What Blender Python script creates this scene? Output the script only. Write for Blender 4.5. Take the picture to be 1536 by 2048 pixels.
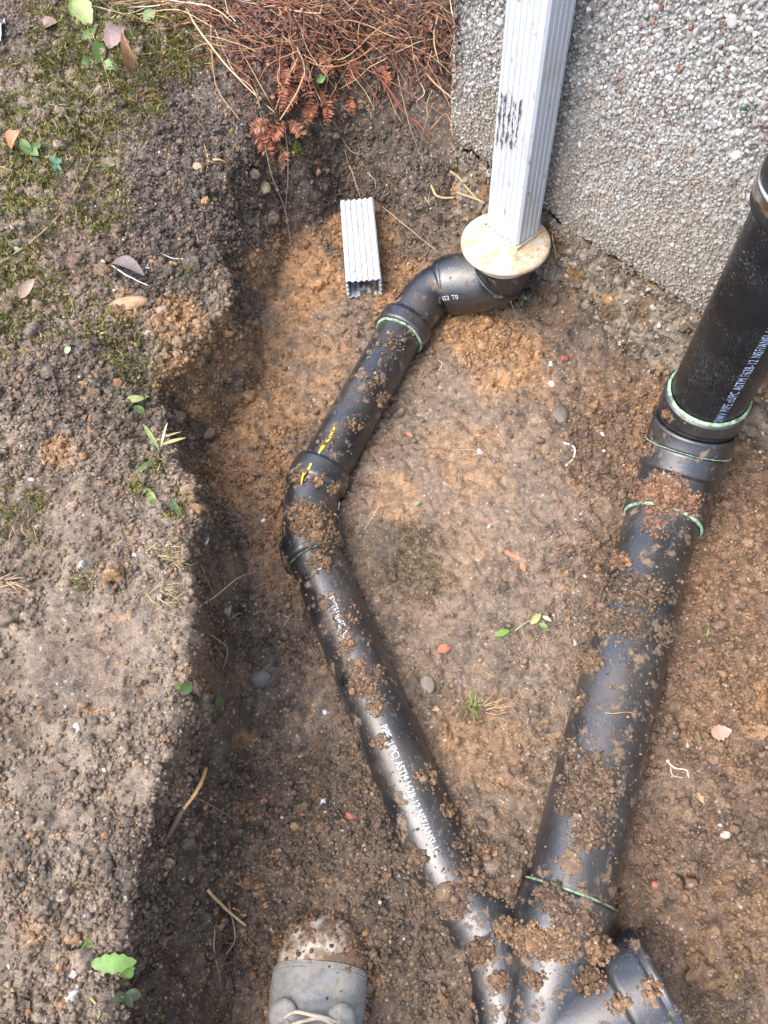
import bpy, math, random
import numpy as np
from mathutils import Vector
from mathutils.bvhtree import BVHTree
rng = np.random.default_rng(7); random.seed(7)
S = bpy.context.scene
for o in list(bpy.data.objects): bpy.data.objects.remove(o)

# ------------------------------------------------------------------ camera
FPX, CX, CY, H = 1536., 768., 1024., 1.17
_d = np.array([82, -826, -1536.]); _d /= np.linalg.norm(_d)
_z = -_d; _f = np.array([0, 0, -1.]); _y = _f - _f.dot(_z) * _z; _y /= np.linalg.norm(_y); _x = np.cross(_y, _z)
M = np.array([_x, _y, _z])                     # camera axes -> world
cam_d = bpy.data.cameras.new('camera'); cam = bpy.data.objects.new('camera', cam_d)
S.collection.objects.link(cam); S.camera = cam
cam_d.sensor_fit = 'VERTICAL'; cam_d.sensor_height = 24; cam_d.lens = 24 * FPX / 2048
cam_d.clip_start = .02; cam_d.clip_end = 100
from mathutils import Matrix
mm = Matrix([list(M[i]) for i in range(3)]).to_4x4(); mm.translation = (0, 0, H); cam.matrix_world = mm
CAMP = np.array([0, 0, H])
def P(px, py, h=0.):
    r = M @ np.array([(px - CX) / FPX, -(py - CY) / FPX, -1.]); return CAMP + r * ((h - H) / r[2])
def Q(V):
    c = (np.atleast_2d(V) - CAMP) @ M; w = np.maximum(-c[:, 2], .05)
    return CX + FPX * c[:, 0] / w, CY - FPX * c[:, 1] / w

# ------------------------------------------------------------------ light
SUN_EL, SUN_AZ = math.radians(60), math.radians(198)     # azimuth measured from +X, counter-clockwise
w = bpy.data.worlds.new('World'); S.world = w; w.use_nodes = True
nt = w.node_tree; bg = nt.nodes['Background']; sky = nt.nodes.new('ShaderNodeTexSky')
sky.sky_type = 'NISHITA'; sky.sun_disc = False; sky.sun_elevation = SUN_EL
sky.sun_rotation = math.pi / 2 - SUN_AZ; sky.air_density = 1.0; sky.dust_density = 4.0; sky.ozone_density = 1.0
nt.links.new(sky.outputs[0], bg.inputs[0]); bg.inputs[1].default_value = .15
sl = bpy.data.lights.new('sun', 'SUN'); sl.energy = .5; sl.angle = math.radians(65); sl.color = (1, .985, .965)
so = bpy.data.objects.new('sun', sl); S.collection.objects.link(so)
sd = Vector((math.cos(SUN_EL) * math.cos(SUN_AZ), math.cos(SUN_EL) * math.sin(SUN_AZ), math.sin(SUN_EL)))
so.rotation_euler = sd.to_track_quat('Z', 'Y').to_euler(); so.location = (-2, 2, 4)
S.view_settings.view_transform = 'Standard'; S.view_settings.look = 'None'
S.view_settings.exposure = 1.95; S.view_settings.gamma = 1

# ------------------------------------------------------------------ numpy noise
def _h(ix, iy, iz, s):
    n = (ix * 73856093) ^ (iy * 19349663) ^ (iz * 83492791) ^ (s * 2654435761)
    n = (n ^ (n >> 13)) * 1274126177 & 0x7fffffff
    n = (n ^ (n >> 15)) * 668265263 & 0x7fffffff
    return ((n ^ (n >> 12)) & 0xffffff) / float(0xffffff)
def vnoise(p, sc, s=0):
    q = p / sc; i = np.floor(q).astype(np.int64); f = q - i; f = f * f * (3 - 2 * f); r = 0
    for dx in (0, 1):
        wx = f[:, 0] if dx else 1 - f[:, 0]
        for dy in (0, 1):
            wy = f[:, 1] if dy else 1 - f[:, 1]
            for dz in (0, 1):
                wz = f[:, 2] if dz else 1 - f[:, 2]
                r = r + wx * wy * wz * _h(i[:, 0] + dx, i[:, 1] + dy, i[:, 2] + dz, s)
    return r
def fbm(p, sc, o=4, s=0, g=.5):
    a, t, r = 1, 0, 0
    for k in range(o): r = r + a * vnoise(p, sc / 2 ** k, s + k); t += a; a *= g
    return r / t
def worley(p, sc, s=0):
    q = p / sc; i = np.floor(q).astype(np.int64); f = q - i; d1 = np.full(len(p), 9.); idv = np.zeros(len(p))
    for dx in (-1, 0, 1):
        for dy in (-1, 0, 1):
            for dz in (-1, 0, 1):
                a, b, c = i[:, 0] + dx, i[:, 1] + dy, i[:, 2] + dz
                e = (dx + _h(a, b, c, s) - f[:, 0]) ** 2 + (dy + _h(a, b, c, s + 1) - f[:, 1]) ** 2 + (dz + _h(a, b, c, s + 2) - f[:, 2]) ** 2
                m = e < d1; d1[m] = e[m]; idv[m] = _h(a, b, c, s + 3)[m]
    return np.sqrt(d1), idv
def sstep(a, b, x):
    t = np.clip((x - a) / (b - a), 0, 1); return t * t * (3 - 2 * t)

# ------------------------------------------------------------------ mesh helpers
def tag(o, label=None, cat=None, group=None, kind=None):
    if label: o['label'] = label
    if cat: o['category'] = cat
    if group: o['group'] = group
    if kind: o['kind'] = kind
    return o
def empty(name, loc):
    o = bpy.data.objects.new(name, None); S.collection.objects.link(o); o.location = loc; o.empty_display_size = .05
    return o
def base_of(p):
    l = Vector((0, 0, 0))
    while p: l += Vector(p.location); p = p.parent
    return np.array(l)
def mk(name, V, F, mat, parent=None, col=None, smooth=True, own=True):
    """V world coordinates; F an (n,k) array or a list of faces."""
    V = np.asarray(V, float)
    if parent is not None: off = base_of(parent); loc = (0, 0, 0)
    elif own: off = np.array([V[:, 0].mean(), V[:, 1].mean(), V[:, 2].min()]); loc = off
    else: off = np.zeros(3); loc = (0, 0, 0)
    me = bpy.data.meshes.new(name); L = V - off
    if isinstance(F, np.ndarray):
        n, k = F.shape
        me.vertices.add(len(L)); me.vertices.foreach_set('co', L.astype(np.float32).ravel())
        me.loops.add(n * k); me.loops.foreach_set('vertex_index', F.astype(np.int32).ravel())
        me.polygons.add(n); me.polygons.foreach_set('loop_start', np.arange(0, n * k, k, dtype=np.int32))
        me.update(calc_edges=True)
    else: me.from_pydata([tuple(v) for v in L], [], [tuple(int(i) for i in f) for f in F]); me.update()
    me.polygons.foreach_set('use_smooth', np.full(len(me.polygons), smooth))
    if col is not None:
        a = me.color_attributes.new('tint', 'FLOAT_COLOR', 'POINT')
        c = np.ones((len(L), 4), np.float32); c[:, :3] = col; a.data.foreach_set('color', c.ravel())
    me.materials.append(mat)
    o = bpy.data.objects.new(name, me); S.collection.objects.link(o); o.location = loc
    if parent is not None: o.parent = parent
    return o
def frames(path):
    p = np.asarray(path, float); t = np.gradient(p, axis=0); t /= np.linalg.norm(t, axis=1)[:, None] + 1e-12
    ref = np.array([0, 0, 1.]) if abs(t[0][2]) < .9 else np.array([1., 0, 0])
    n = np.cross(t[0], ref); n /= np.linalg.norm(n); N = []
    for k in range(len(p)):
        n = n - n.dot(t[k]) * t[k]; n /= np.linalg.norm(n) + 1e-12; N.append(n.copy())
    N = np.array(N); return p, t, N, np.cross(t, N)
def tube(path, r, seg=8, caps=True):
    p, t, N, B = frames(path); r = np.broadcast_to(np.asarray(r, float), (len(p),))
    a = np.arange(seg) * 2 * math.pi / seg
    V = (p[:, None] + r[:, None, None] * (N[:, None] * np.cos(a)[None, :, None] + B[:, None] * np.sin(a)[None, :, None])).reshape(-1, 3)
    F = [(k * seg + j, k * seg + (j + 1) % seg, (k + 1) * seg + (j + 1) % seg, (k + 1) * seg + j) for k in range(len(p) - 1) for j in range(seg)]
    if caps: F += [tuple(range(seg))[::-1], tuple((len(p) - 1) * seg + j for j in range(seg))]
    return V, F
def join(parts):
    V, F, n = [], [], 0
    for v, f in parts:
        V.append(np.asarray(v)); F += [tuple(i + n for i in q) for q in f]; n += len(v)
    return np.vstack(V), F
def smoothpath(pts, n=8):
    p = np.asarray(pts, float)
    if len(p) < 3: return np.array([p[0] + (p[-1] - p[0]) * k / n for k in range(n + 1)])
    q = np.vstack([2 * p[0] - p[1], p, 2 * p[-1] - p[-2]]); out = []
    for i in range(1, len(q) - 2):
        for k in range(n):
            t = k / n
            out.append(.5 * ((2 * q[i]) + (-q[i - 1] + q[i + 1]) * t + (2 * q[i - 1] - 5 * q[i] + 4 * q[i + 1] - q[i + 2]) * t * t + (-q[i - 1] + 3 * q[i] - 3 * q[i + 1] + q[i + 2]) * t ** 3))
    out.append(p[-1]); return np.array(out)
def ico(sub):
    import bmesh
    bm = bmesh.new(); bmesh.ops.create_icosphere(bm, subdivisions=sub, radius=1)
    bm.verts.ensure_lookup_table(); V = np.array([v.co[:] for v in bm.verts]); F = np.array([[v.index for v in f.verts] for f in bm.faces]); bm.free(); return V, F
ICO = {k: ico(k) for k in (1, 2, 3)}
def chip(sub, planes=6, lo=.55, jit=.0, rr=rng):
    V, F = ICO[sub]; V = V * (1 + jit * rr.standard_normal((len(V), 1)))
    for _ in range(planes):
        n = rr.standard_normal(3); n /= np.linalg.norm(n); d = V @ n; lim = lo + rr.random() * .35
        V = V - np.maximum(d - lim, 0)[:, None] * n
    return V, F
def rotm(n):
    q = rng.standard_normal((n, 4)); q /= np.linalg.norm(q, axis=1)[:, None]; w_, x, y, z = q.T
    return np.stack([1 - 2 * (y * y + z * z), 2 * (x * y - z * w_), 2 * (x * z + y * w_), 2 * (x * y + z * w_), 1 - 2 * (x * x + z * z), 2 * (y * z - x * w_), 2 * (x * z - y * w_), 2 * (y * z + x * w_), 1 - 2 * (x * x + y * y)], 1).reshape(n, 3, 3)
def scatter(variants, pos, scl, col, R=None):
    """merge many small shapes; scl (n,3)"""
    n = len(pos); R = rotm(n) if R is None else R; which = rng.integers(0, len(variants), n); Vs, Fs, Cs, base = [], [], [], 0
    for k, (v, f) in enumerate(variants):
        m = which == k; c = m.sum()
        if not c: continue
        vv = np.einsum('nij,nvj->nvi', R[m], v[None] * scl[m][:, None, :]) + pos[m][:, None, :]
        Vs.append(vv.reshape(-1, 3)); Fs.append((f[None] + (np.arange(c) * len(v))[:, None, None] + base).reshape(-1, 3))
        Cs.append(np.repeat(col[m], len(v), 0)); base += c * len(v)
    return np.vstack(Vs), np.vstack(Fs), np.vstack(Cs)

# ------------------------------------------------------------------ materials
def newmat(name):
    m = bpy.data.materials.new(name); m.use_nodes = True; return m, m.node_tree, m.node_tree.nodes['Principled BSDF']
def N(t, typ, **kw):
    n = t.nodes.new(typ)
    for k, v in kw.items():
        if k in n.inputs: n.inputs[k].default_value = v
        else: setattr(n, k, v)
    return n
def noise(t, scale, detail=6, rough=.6, vec=None):
    n = N(t, 'ShaderNodeTexNoise'); n.inputs['Scale'].default_value = scale; n.inputs['Detail'].default_value = detail; n.inputs['Roughness'].default_value = rough
    if vec: t.links.new(vec, n.inputs['Vector'])
    return n.outputs['Fac']
def ramp(t, fac, a, b, ca=(0, 0, 0, 1), cb=(1, 1, 1, 1)):
    r = N(t, 'ShaderNodeValToRGB'); r.color_ramp.elements[0].position = a; r.color_ramp.elements[1].position = b
    r.color_ramp.elements[0].color = ca; r.color_ramp.elements[1].color = cb; t.links.new(fac, r.inputs[0]); return r.outputs[0]
def mix(t, fac, a, b, typ='MIX'):
    m = N(t, 'ShaderNodeMix', data_type='RGBA', blend_type=typ)
    for i, v in ((0, fac), (6, a), (7, b)):
        if hasattr(v, 'is_output') or isinstance(v, bpy.types.NodeSocket): t.links.new(v, m.inputs[i])
        else: m.inputs[i].default_value = v if i == 0 else (tuple(v) + (1,) if len(v) == 3 else v)
    return m.outputs[2]
def math_(t, op, a, b=0.):
    m = N(t, 'ShaderNodeMath', operation=op)
    for i, v in ((0, a), (1, b)):
        if isinstance(v, bpy.types.NodeSocket): t.links.new(v, m.inputs[i])
        else: m.inputs[i].default_value = v
    return m.outputs[0]
def bump(t, bs, h, strength, dist, prev=None):
    b = N(t, 'ShaderNodeBump'); b.inputs['Strength'].default_value = strength; b.inputs['Distance'].default_value = dist
    t.links.new(h, b.inputs['Height'])
    if prev: t.links.new(prev, b.inputs['Normal'])
    t.links.new(b.outputs[0], bs.inputs['Normal']); return b.outputs[0]
def oc(t):
    return N(t, 'ShaderNodeTexCoord').outputs['Object']
def stretch(t, vec, sc, rot=(0, 0, 0)):
    m = N(t, 'ShaderNodeMapping'); m.inputs['Scale'].default_value = sc; m.inputs['Rotation'].default_value = rot; t.links.new(vec, m.inputs[0]); return m.outputs[0]

def soil_mat():
    m, t, b = newmat('soil'); v = oc(t); L = t.links
    a = N(t, 'ShaderNodeAttribute', attribute_name='tint').outputs['Color']
    f1 = ramp(t, noise(t, 420, 5, .7, v), .3, .72, (.42, .42, .43, 1), (1.7, 1.64, 1.55, 1))
    f2 = ramp(t, noise(t, 60, 6, .65, v), .3, .7, (.62, .64, .67, 1), (1.38, 1.32, 1.24, 1))
    c = mix(t, 1., a, f1, 'MULTIPLY'); c = mix(t, 1., c, f2, 'MULTIPLY')
    vo = N(t, 'ShaderNodeTexVoronoi', feature='F1'); vo.inputs['Scale'].default_value = 330; L.new(v, vo.inputs['Vector'])
    sp = ramp(t, N(t, 'ShaderNodeSeparateColor').inputs[0].node.outputs[0], .93, .97) if False else None
    sc = N(t, 'ShaderNodeSeparateColor'); L.new(vo.outputs['Color'], sc.inputs[0])
    grit = ramp(t, sc.outputs[0], .9, .93); c = mix(t, math_(t, 'MULTIPLY', grit, .55), c, (.34, .22, .11))
    grit2 = ramp(t, sc.outputs[1], .985, .99); c = mix(t, math_(t, 'MULTIPLY', grit2, .6), c, (.5, .46, .4))
    L.new(c, b.inputs['Base Color'])
    r = ramp(t, noise(t, 35, 5, .6, v), .35, .65, (.34,) * 3 + (1,), (.75,) * 3 + (1,)); L.new(r, b.inputs['Roughness'])
    b.inputs['Specular IOR Level'].default_value = .6
    n = bump(t, b, noise(t, 230, 9, .78, v), 1., .0032)
    n = bump(t, b, vo.outputs['Distance'], .5, .0012, n)
    return m
def attr_mat(name, rough=.7, spec=.4, bsc=500, bd=.0006, var=.3, trans=0):
    m, t, b = newmat(name); v = oc(t)
    a = N(t, 'ShaderNodeAttribute', attribute_name='tint').outputs['Color']
    f1 = ramp(t, noise(t, bsc * .6, 5, .65, v), .3, .7, (1 - var,) * 3 + (1,), (1 + var,) * 3 + (1,))
    c = mix(t, 1., a, f1, 'MULTIPLY'); t.links.new(c, b.inputs['Base Color'])
    b.inputs['Roughness'].default_value = rough; b.inputs['Specular IOR Level'].default_value = spec
    bump(t, b, noise(t, bsc, 5, .6, v), .6, bd)
    if trans:
        b.inputs['Subsurface Weight'].default_value = trans; b.inputs['Subsurface Radius'].default_value = (.002, .003, .001)
    return m
def abs_mat(name, dust=.5, fw=.24, rlo=.24, rhi=.46, scw=.85, spec=.85, coat=.4, axis=None, streak=(0, 0, 0)):
    m, t, b = newmat(name); v = oc(t); L = t.links
    base = mix(t, ramp(t, noise(t, 14, 4, .6, v), .3, .7), (.004, .0045, .006), (.011, .012, .015))
    sv = stretch(t, v, (60, 9, 60), streak)
    scr = ramp(t, noise(t, 9, 8, .75, sv), .56, .7)
    scr = math_(t, 'MULTIPLY', scr, ramp(t, noise(t, 16, 4, .6, v), .42, .62))
    base = mix(t, math_(t, 'MULTIPLY', scr, scw), base, (.36, .36, .34))
    film = ramp(t, noise(t, 11, 6, .62, v), .44 + (.5 - dust) * .25, .8)
    base = mix(t, math_(t, 'MULTIPLY', film, fw), base, (.16, .12, .085))
    d = ramp(t, noise(t, 38, 10, .72, v), .62 - dust * .13, .66 - dust * .13)
    base = mix(t, d, base, mix(t, noise(t, 160, 4, .6, v), (.09, .058, .035), (.22, .15, .09)))
    L.new(base, b.inputs['Base Color'])
    r = math_(t, 'ADD', ramp(t, noise(t, 22, 6, .65, v), .3, .7, (rlo,) * 3 + (1,), (rhi,) * 3 + (1,)), math_(t, 'MULTIPLY', d, .55))
    r = math_(t, 'ADD', r, math_(t, 'MULTIPLY', film, .12)); L.new(r, b.inputs['Roughness'])
    b.inputs['Specular IOR Level'].default_value = spec; b.inputs['Coat Roughness'].default_value = .3
    L.new(math_(t, 'MULTIPLY', math_(t, 'SUBTRACT', 1., d), coat), b.inputs['Coat Weight'])
    h = math_(t, 'ADD', math_(t, 'MULTIPLY', d, 1.), math_(t, 'MULTIPLY', noise(t, 250, 6, .7, v), .6))
    n = bump(t, b, h, .55, .0011); bump(t, b, noise(t, 9, 8, .7, sv), .22, .0012, n)
    return m
def stained_mat(name, base, stains, rough=.45, bsc=300, sc=(1, 1, 1)):
    """stains: list of (scale, lo, hi, colour, weight)"""
    m, t, b = newmat(name); v = oc(t); c = None; v2 = stretch(t, v, sc)
    c = mix(t, ramp(t, noise(t, 8, 5, .6, v2), .3, .7), base, tuple(x * .86 for x in base))
    for s, lo, hi, col, wt in stains:
        c = mix(t, math_(t, 'MULTIPLY', ramp(t, noise(t, s, 8, .7, v2), lo, hi), wt), c, col)
    t.links.new(c, b.inputs['Base Color'])
    t.links.new(ramp(t, noise(t, 30, 4, .6, v), .3, .7, (rough - .1,) * 3 + (1,), (rough + .25,) * 3 + (1,)), b.inputs['Roughness'])
    bump(t, b, noise(t, bsc, 6, .7, v), .35, .0006); return m

MS = soil_mat()
M_ABS = abs_mat('black_abs_left', .38); M_ABS4 = abs_mat('black_abs_right', .55); M_ABSV = abs_mat('black_abs_upright', -.2, .06, .2, .34, .9, .42, 0., streak=(math.radians(90), 0, 0))
M_FIT = abs_mat('black_fitting', .45); M_FITC = abs_mat('black_fitting_clean', .32)
M_GLUE = stained_mat('green_solvent_cement', (.30, .46, .31), [(120, .47, .57, (.12, .17, .09), .8), (35, .55, .62, (.04, .04, .03), .85)], .5)
M_GLUD = stained_mat('dark_solvent_cement', (.10, .16, .08), [(90, .45, .55, (.02, .02, .02), .9)], .5)
M_STONE = attr_mat('aggregate_stone', .42, .5, 260, .0006, .22)
M_LEAF = attr_mat('leaf', .4, .5, 300, .0005, .25, .15)
M_DRY = attr_mat('dry_plant', .6, .4, 400, .0005, .3)
M_MOSS = attr_mat('moss', .75, .3, 300, .0003, .35)
M_PEB = attr_mat('pebble', .6, .4, 220, .0012, .35)

# ------------------------------------------------------------------ ground
n_w = np.array([-.804, -.595, 0.]); n_w /= np.linalg.norm(n_w); t_w = np.array([-n_w[1], n_w[0], 0.]); t_w = t_w if t_w[1] < 0 else -t_w
WD = -.937                                        # wall face: n_w . p = WD ; outer corner at t_w . p = WS0
WS0 = -.925
def wallp(s, d, z): return n_w * (WD + d) + t_w * s + np.array([0, 0, z])

def axis_coords(lo, hi, st, zones, far_lo, far_hi):
    c = [lo]
    while c[-1] < hi:
        s_ = st
        for a, b_, q in zones:
            if a < c[-1] < b_: s_ = q
        c.append(c[-1] + s_)
    ext = lambda s0, lim, sg: [s0 + sg * d for d in np.geomspace(.01, abs(lim - s0), 26)]
    return np.array(sorted(ext(lo, far_lo, -1) + c + ext(hi, far_hi, 1)))
gx = axis_coords(-1.0, .86, .0027, [(-.37, -.22, .0015)], -7, 7)
gy = axis_coords(-.34, 2.05, .0027, [(1.6, 2.1, .004)], -6, 8)
NX, NY = len(gx), len(gy)
X, Y = np.meshgrid(gx, gy); XY = np.stack([X.ravel(), Y.ravel()], 1); G3 = np.column_stack([XY, np.zeros(len(XY))])

BOT = [(1250, 560), (1100, 500), (950, 485), (870, 492), (820, 462), (760, 425), (700, 405), (655, 450), (600, 478), (548, 555), (522, 640), (518, 765), (450, 850), (400, 900), (425, 975), (470, 1065), (500, 1150), (497, 1300), (495, 1500), (488, 1650), (478, 1800), (468, 1950), (462, 2250)]
poly = np.array([P(x, y, 0)[:2] for x, y in BOT] + [[-.28, -2.5], [3.5, -2.5], [3.5, 2.0]])
def sdist(pt, poly):
    d = np.full(len(pt), 99.); ins = np.zeros(len(pt), bool); n = len(poly)
    for i in range(n):
        a, b = poly[i], poly[(i + 1) % n]; e = b - a; w_ = pt - a
        u = np.clip((w_ @ e) / (e @ e), 0, 1); q = w_ - u[:, None] * e; d = np.minimum(d, np.hypot(q[:, 0], q[:, 1]))
        c = (a[1] > pt[:, 1]) != (b[1] > pt[:, 1])
        with np.errstate(divide='ignore', invalid='ignore'):
            xx = (b[0] - a[0]) * (pt[:, 1] - a[1]) / (b[1] - a[1]) + a[0]
        ins ^= c & (pt[:, 0] < xx)
    return np.where(ins, -d, d)
def kern(pt, ctl, sg):
    num = np.zeros(len(pt)); den = np.zeros(len(pt)) + 1e-30
    dmin = np.full(len(pt), 1e9)
    for (x, y, h, v) in ctl:
        c = P(x, y, h)[:2]; dmin = np.minimum(dmin, ((pt - c) ** 2).sum(1))
    for (x, y, h, v) in ctl:
        c = P(x, y, h)[:2]; k = np.exp(-(((pt - c) ** 2).sum(1) - dmin) / (2 * (sg * sg + .5 * dmin))); num += k * v; den += k
    return num / den
PLAT = [(0, 0, .27), (300, 60, .28), (600, 30, .30), (880, 60, .29), (100, 300, .26), (200, 440, .25), (350, 250, .22), (270, 340, .21), (330, 520, .19), (470, 420, .17), (480, 560, .14), (400, 720, .155), (280, 620, .215), (440, 790, .14), (150, 700, .23), (380, 850, .19), (200, 1000, .24), (400, 1050, .225), (200, 1500, .245), (370, 1350, .235), (240, 1700, .24), (60, 2000, .235), (270, 1950, .21), (0, 900, .23), (780, 280, .2), (900, 300, .2)]
WID = [(950, 400, .11), (850, 350, .11), (780, 300, .12), (680, 320, .13), (600, 400, .12), (540, 500, .05), (500, 640, .03), (490, 760, .035), (420, 860, .03), (430, 960, .035), (480, 1100, .035), (470, 1250, .028), (470, 1450, .034), (440, 1650, .055), (400, 1800, .07), (380, 2000, .08)]
FLO = [(728, 600, .005), (728, 570, .0), (700, 560, .005), (620, 520, .02), (700, 700, .0), (600, 900, .0), (560, 1200, -.005), (560, 1600, 0), (900, 1000, .015), (1000, 1300, .01), (905, 1840, .062), (920, 1900, .05), (985, 1770, .07), (840, 1720, .02), (940, 1900, .03), (840, 1900, .02), (700, 1950, .0), (930, 1650, .02), (1000, 1500, .015), (1150, 900, .02), (1100, 650, .03), (950, 640, .01), (1400, 1100, .035), (1450, 1500, .04), (1400, 1800, .03), (1290, 1900, .0), (1230, 1880, -.0), (1500, 2000, .03), (540, 1800, .005), (1040, 1750, .03), (750, 560, .01), (1020, 1880, .025)]
wob = np.stack([fbm(G3, .09, 4, 11) - .5, fbm(G3, .09, 4, 21) - .5], 1) * .035 + np.stack([fbm(G3, .028, 3, 13) - .5, fbm(G3, .028, 3, 23) - .5], 1) * .02
D = sdist(XY + wob, poly)
Wd = kern(XY, [(x, y, .1, v) for x, y, v in WID], .06)
Hp = kern(XY, [(x, y, v, v) for x, y, v in PLAT], .085); Hf = kern(XY, [(x, y, v, v) for x, y, v in FLO], .05)
dw = XY @ n_w[:2] - WD; sw = XY @ t_w[:2]
Hf = Hf + .075 * np.exp(-np.maximum(dw, 0) / .05) * sstep(-.30, -.62, sw)
m_ = np.clip(D / Wd, 0, 1.0); prof = np.where(Wd > .095, sstep(0, 1, m_) * .6 + m_ * .4, m_ ** 1.05)
Z = Hf + (Hp - Hf) * prof
lip = np.exp(-((m_ - .98) / .12) ** 2) * .014 * (Wd < .1) * (.3 + 1.4 * fbm(G3, .035, 3, 33)); Z += lip
out = np.maximum(np.abs(XY[:, 0]) - 1.6, 0) + np.maximum(XY[:, 1] - 2.6, 0) + np.maximum(-.6 - XY[:, 1], 0)
Z = np.where(out > 0, Z + .03 * (fbm(G3, .8, 3, 5) - .5) * np.minimum(out, 1), Z)
G = np.column_stack([XY, Z]); px, py = Q(G)

def blob(lst, px=None, py=None, jit=None):
    px = globals()['px'] if px is None else px; py = globals()['py'] if py is None else py
    r = np.zeros(len(px)); j = 0 if jit is None else jit
    for x, y, rad, wt in lst: r = np.maximum(r, wt * sstep(1.25, .55, np.hypot(px - x, py - y) / rad + j))
    return r
nA = fbm(G, .05, 5, 31); nB = fbm(G, .02, 4, 41); nC = fbm(G, .12, 4, 51); nD = fbm(G, .012, 3, 61)
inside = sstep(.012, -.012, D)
PACK = [(120, 1100, 90, .6), (300, 1330, 100, .7), (80, 1350, 110, .75), (150, 1700, 80, .6), (320, 1010, 60, .6), (60, 1850, 70, .5), (200, 1000, 70, .4), (620, 1450, 60, .6), (1350, 1600, 80, .4), (700, 1900, 60, .4), (950, 1010, 210, .95), (1010, 1250, 180, .8), (960, 900, 190, .8), (1090, 1450, 130, .7), (180, 1290, 150, .8), (90, 1480, 110, .8), (620, 720, 90, .6), (280, 330, 60, .9), (430, 220, 60, .8), (440, 1350, 60, .7), (250, 1200, 120, .5), (300, 1560, 70, .9), (1000, 1560, 100, .6), (800, 320, 70, .8), (440, 1480, 50, .9), (1280, 700, 160, .5), (330, 880, 60, .3), (1100, 620, 70, .8), (450, 1150, 60, .7)]
pack = blob(PACK, jit=(nA - .5) * .9)
rough = (1 - .6 * pack) * np.where((D > 0) & (py > 860), .6, 1.)
w1, i1 = worley(G, .016, 71); w2, i2 = worley(G, .0075, 81); w3, i3 = worley(G + (nA[:, None] - .5) * .03, .045, 91)
disp = (nC - .5) * .028 + (nA - .5) * .016 + rough * ((.55 - w1) * .0085 * (i1 > .25) + (.5 - w2) * .0042) + (.5 - w3) * .010 * sstep(.45, .65, nC) + (nD - .5) * .005 + (.12 - np.abs(fbm(G, .024, 4, 161, .6) - .5)) * .034 * (.35 + .65 * rough)
disp = np.where((Wd < .12) & (m_ > 0) & (m_ < 1), disp * .85, disp)
fade = sstep(.5, .0, out)
Zg = Z.reshape(NY, NX); gzx = np.gradient(Zg, gx, axis=1); gzy = np.gradient(Zg, gy, axis=0)
gs = 1 / np.sqrt(1 + gzx ** 2 + gzy ** 2); NRM = np.stack([-gzx * gs, -gzy * gs, gs], 2).reshape(-1, 3)
G = G + NRM * (disp * fade)[:, None]
# soil colours (albedo)
ORG = [(600, 560, 110, .9), (520, 700, 60, .9), (500, 840, 100, .9), (430, 690, 70, .95), (350, 650, 60, .95), (250, 620, 40, .8), (370, 740, 60, 1), (400, 800, 60, .9), (470, 950, 90, .8), (540, 1000, 90, .7), (720, 480, 80, .85), (620, 720, 110, .6), (800, 600, 90, .8), (940, 640, 90, .9), (1010, 720, 80, .8), (560, 1120, 90, .6), (520, 540, 50, .7), (120, 910, 30, .9), (930, 930, 90, .45), (1420, 1150, 130, .2), (1460, 1400, 120, .22), (1250, 800, 100, .2), (900, 1100, 120, .2), (1450, 1850, 130, .2), (980, 1500, 100, .45), (800, 1000, 60, .5), (490, 1480, 22, .9), (490, 1620, 22, .9), (487, 1760, 22, .8), (495, 1350, 22, .7), (400, 1350, 40, .4), (75, 1860, 50, .5), (520, 520, 30, .9), (1100, 620, 60, .2)]
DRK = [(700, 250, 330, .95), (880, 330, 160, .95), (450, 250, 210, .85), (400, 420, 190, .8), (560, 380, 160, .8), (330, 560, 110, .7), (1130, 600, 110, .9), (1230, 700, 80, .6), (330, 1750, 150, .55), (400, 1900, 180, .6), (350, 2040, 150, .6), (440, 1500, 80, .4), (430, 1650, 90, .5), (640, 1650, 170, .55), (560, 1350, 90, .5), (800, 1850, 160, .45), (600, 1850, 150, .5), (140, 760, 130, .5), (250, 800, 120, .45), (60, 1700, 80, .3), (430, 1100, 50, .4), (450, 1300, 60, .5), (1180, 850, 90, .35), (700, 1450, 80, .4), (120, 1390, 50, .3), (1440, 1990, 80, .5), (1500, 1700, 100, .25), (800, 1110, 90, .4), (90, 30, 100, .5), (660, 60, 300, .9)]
REDB = [(1420, 1050, 230, .6), (1260, 880, 150, .7), (1460, 1300, 200, .6), (1440, 1700, 250, .4), (1100, 800, 120, .3)]
org = np.clip(blob(ORG, jit=(nA - .5) * 1.3) * sstep(.28, .6, nB + .15), 0, 1)
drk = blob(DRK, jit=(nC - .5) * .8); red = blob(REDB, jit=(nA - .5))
c_mid = np.array([.138, .100, .070]); c_lt = np.array([.205, .168, .130]); c_or = np.array([.30, .175, .082]); c_dk = np.array([.036, .030, .026]); c_rd = np.array([.155, .095, .058])
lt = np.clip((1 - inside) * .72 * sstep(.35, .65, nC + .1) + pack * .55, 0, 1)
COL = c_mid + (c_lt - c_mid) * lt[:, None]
COL = COL + (c_rd - COL) * (red * .7)[:, None]
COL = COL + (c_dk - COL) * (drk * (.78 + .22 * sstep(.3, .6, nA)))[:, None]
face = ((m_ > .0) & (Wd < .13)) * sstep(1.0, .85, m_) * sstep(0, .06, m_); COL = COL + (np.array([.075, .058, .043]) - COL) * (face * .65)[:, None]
COL = COL + (c_or - COL) * (org * (1 - .35 * face))[:, None]
spot = sstep(.66, .74, nB) * (1 - drk * .6); COL = COL + (c_or * .95 - COL) * (spot * .45)[:, None]
sp2 = sstep(.64, .72, fbm(G, .03, 4, 141)) * inside; COL = COL + (c_dk * 1.3 - COL) * (sp2 * .5)[:, None]
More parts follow.
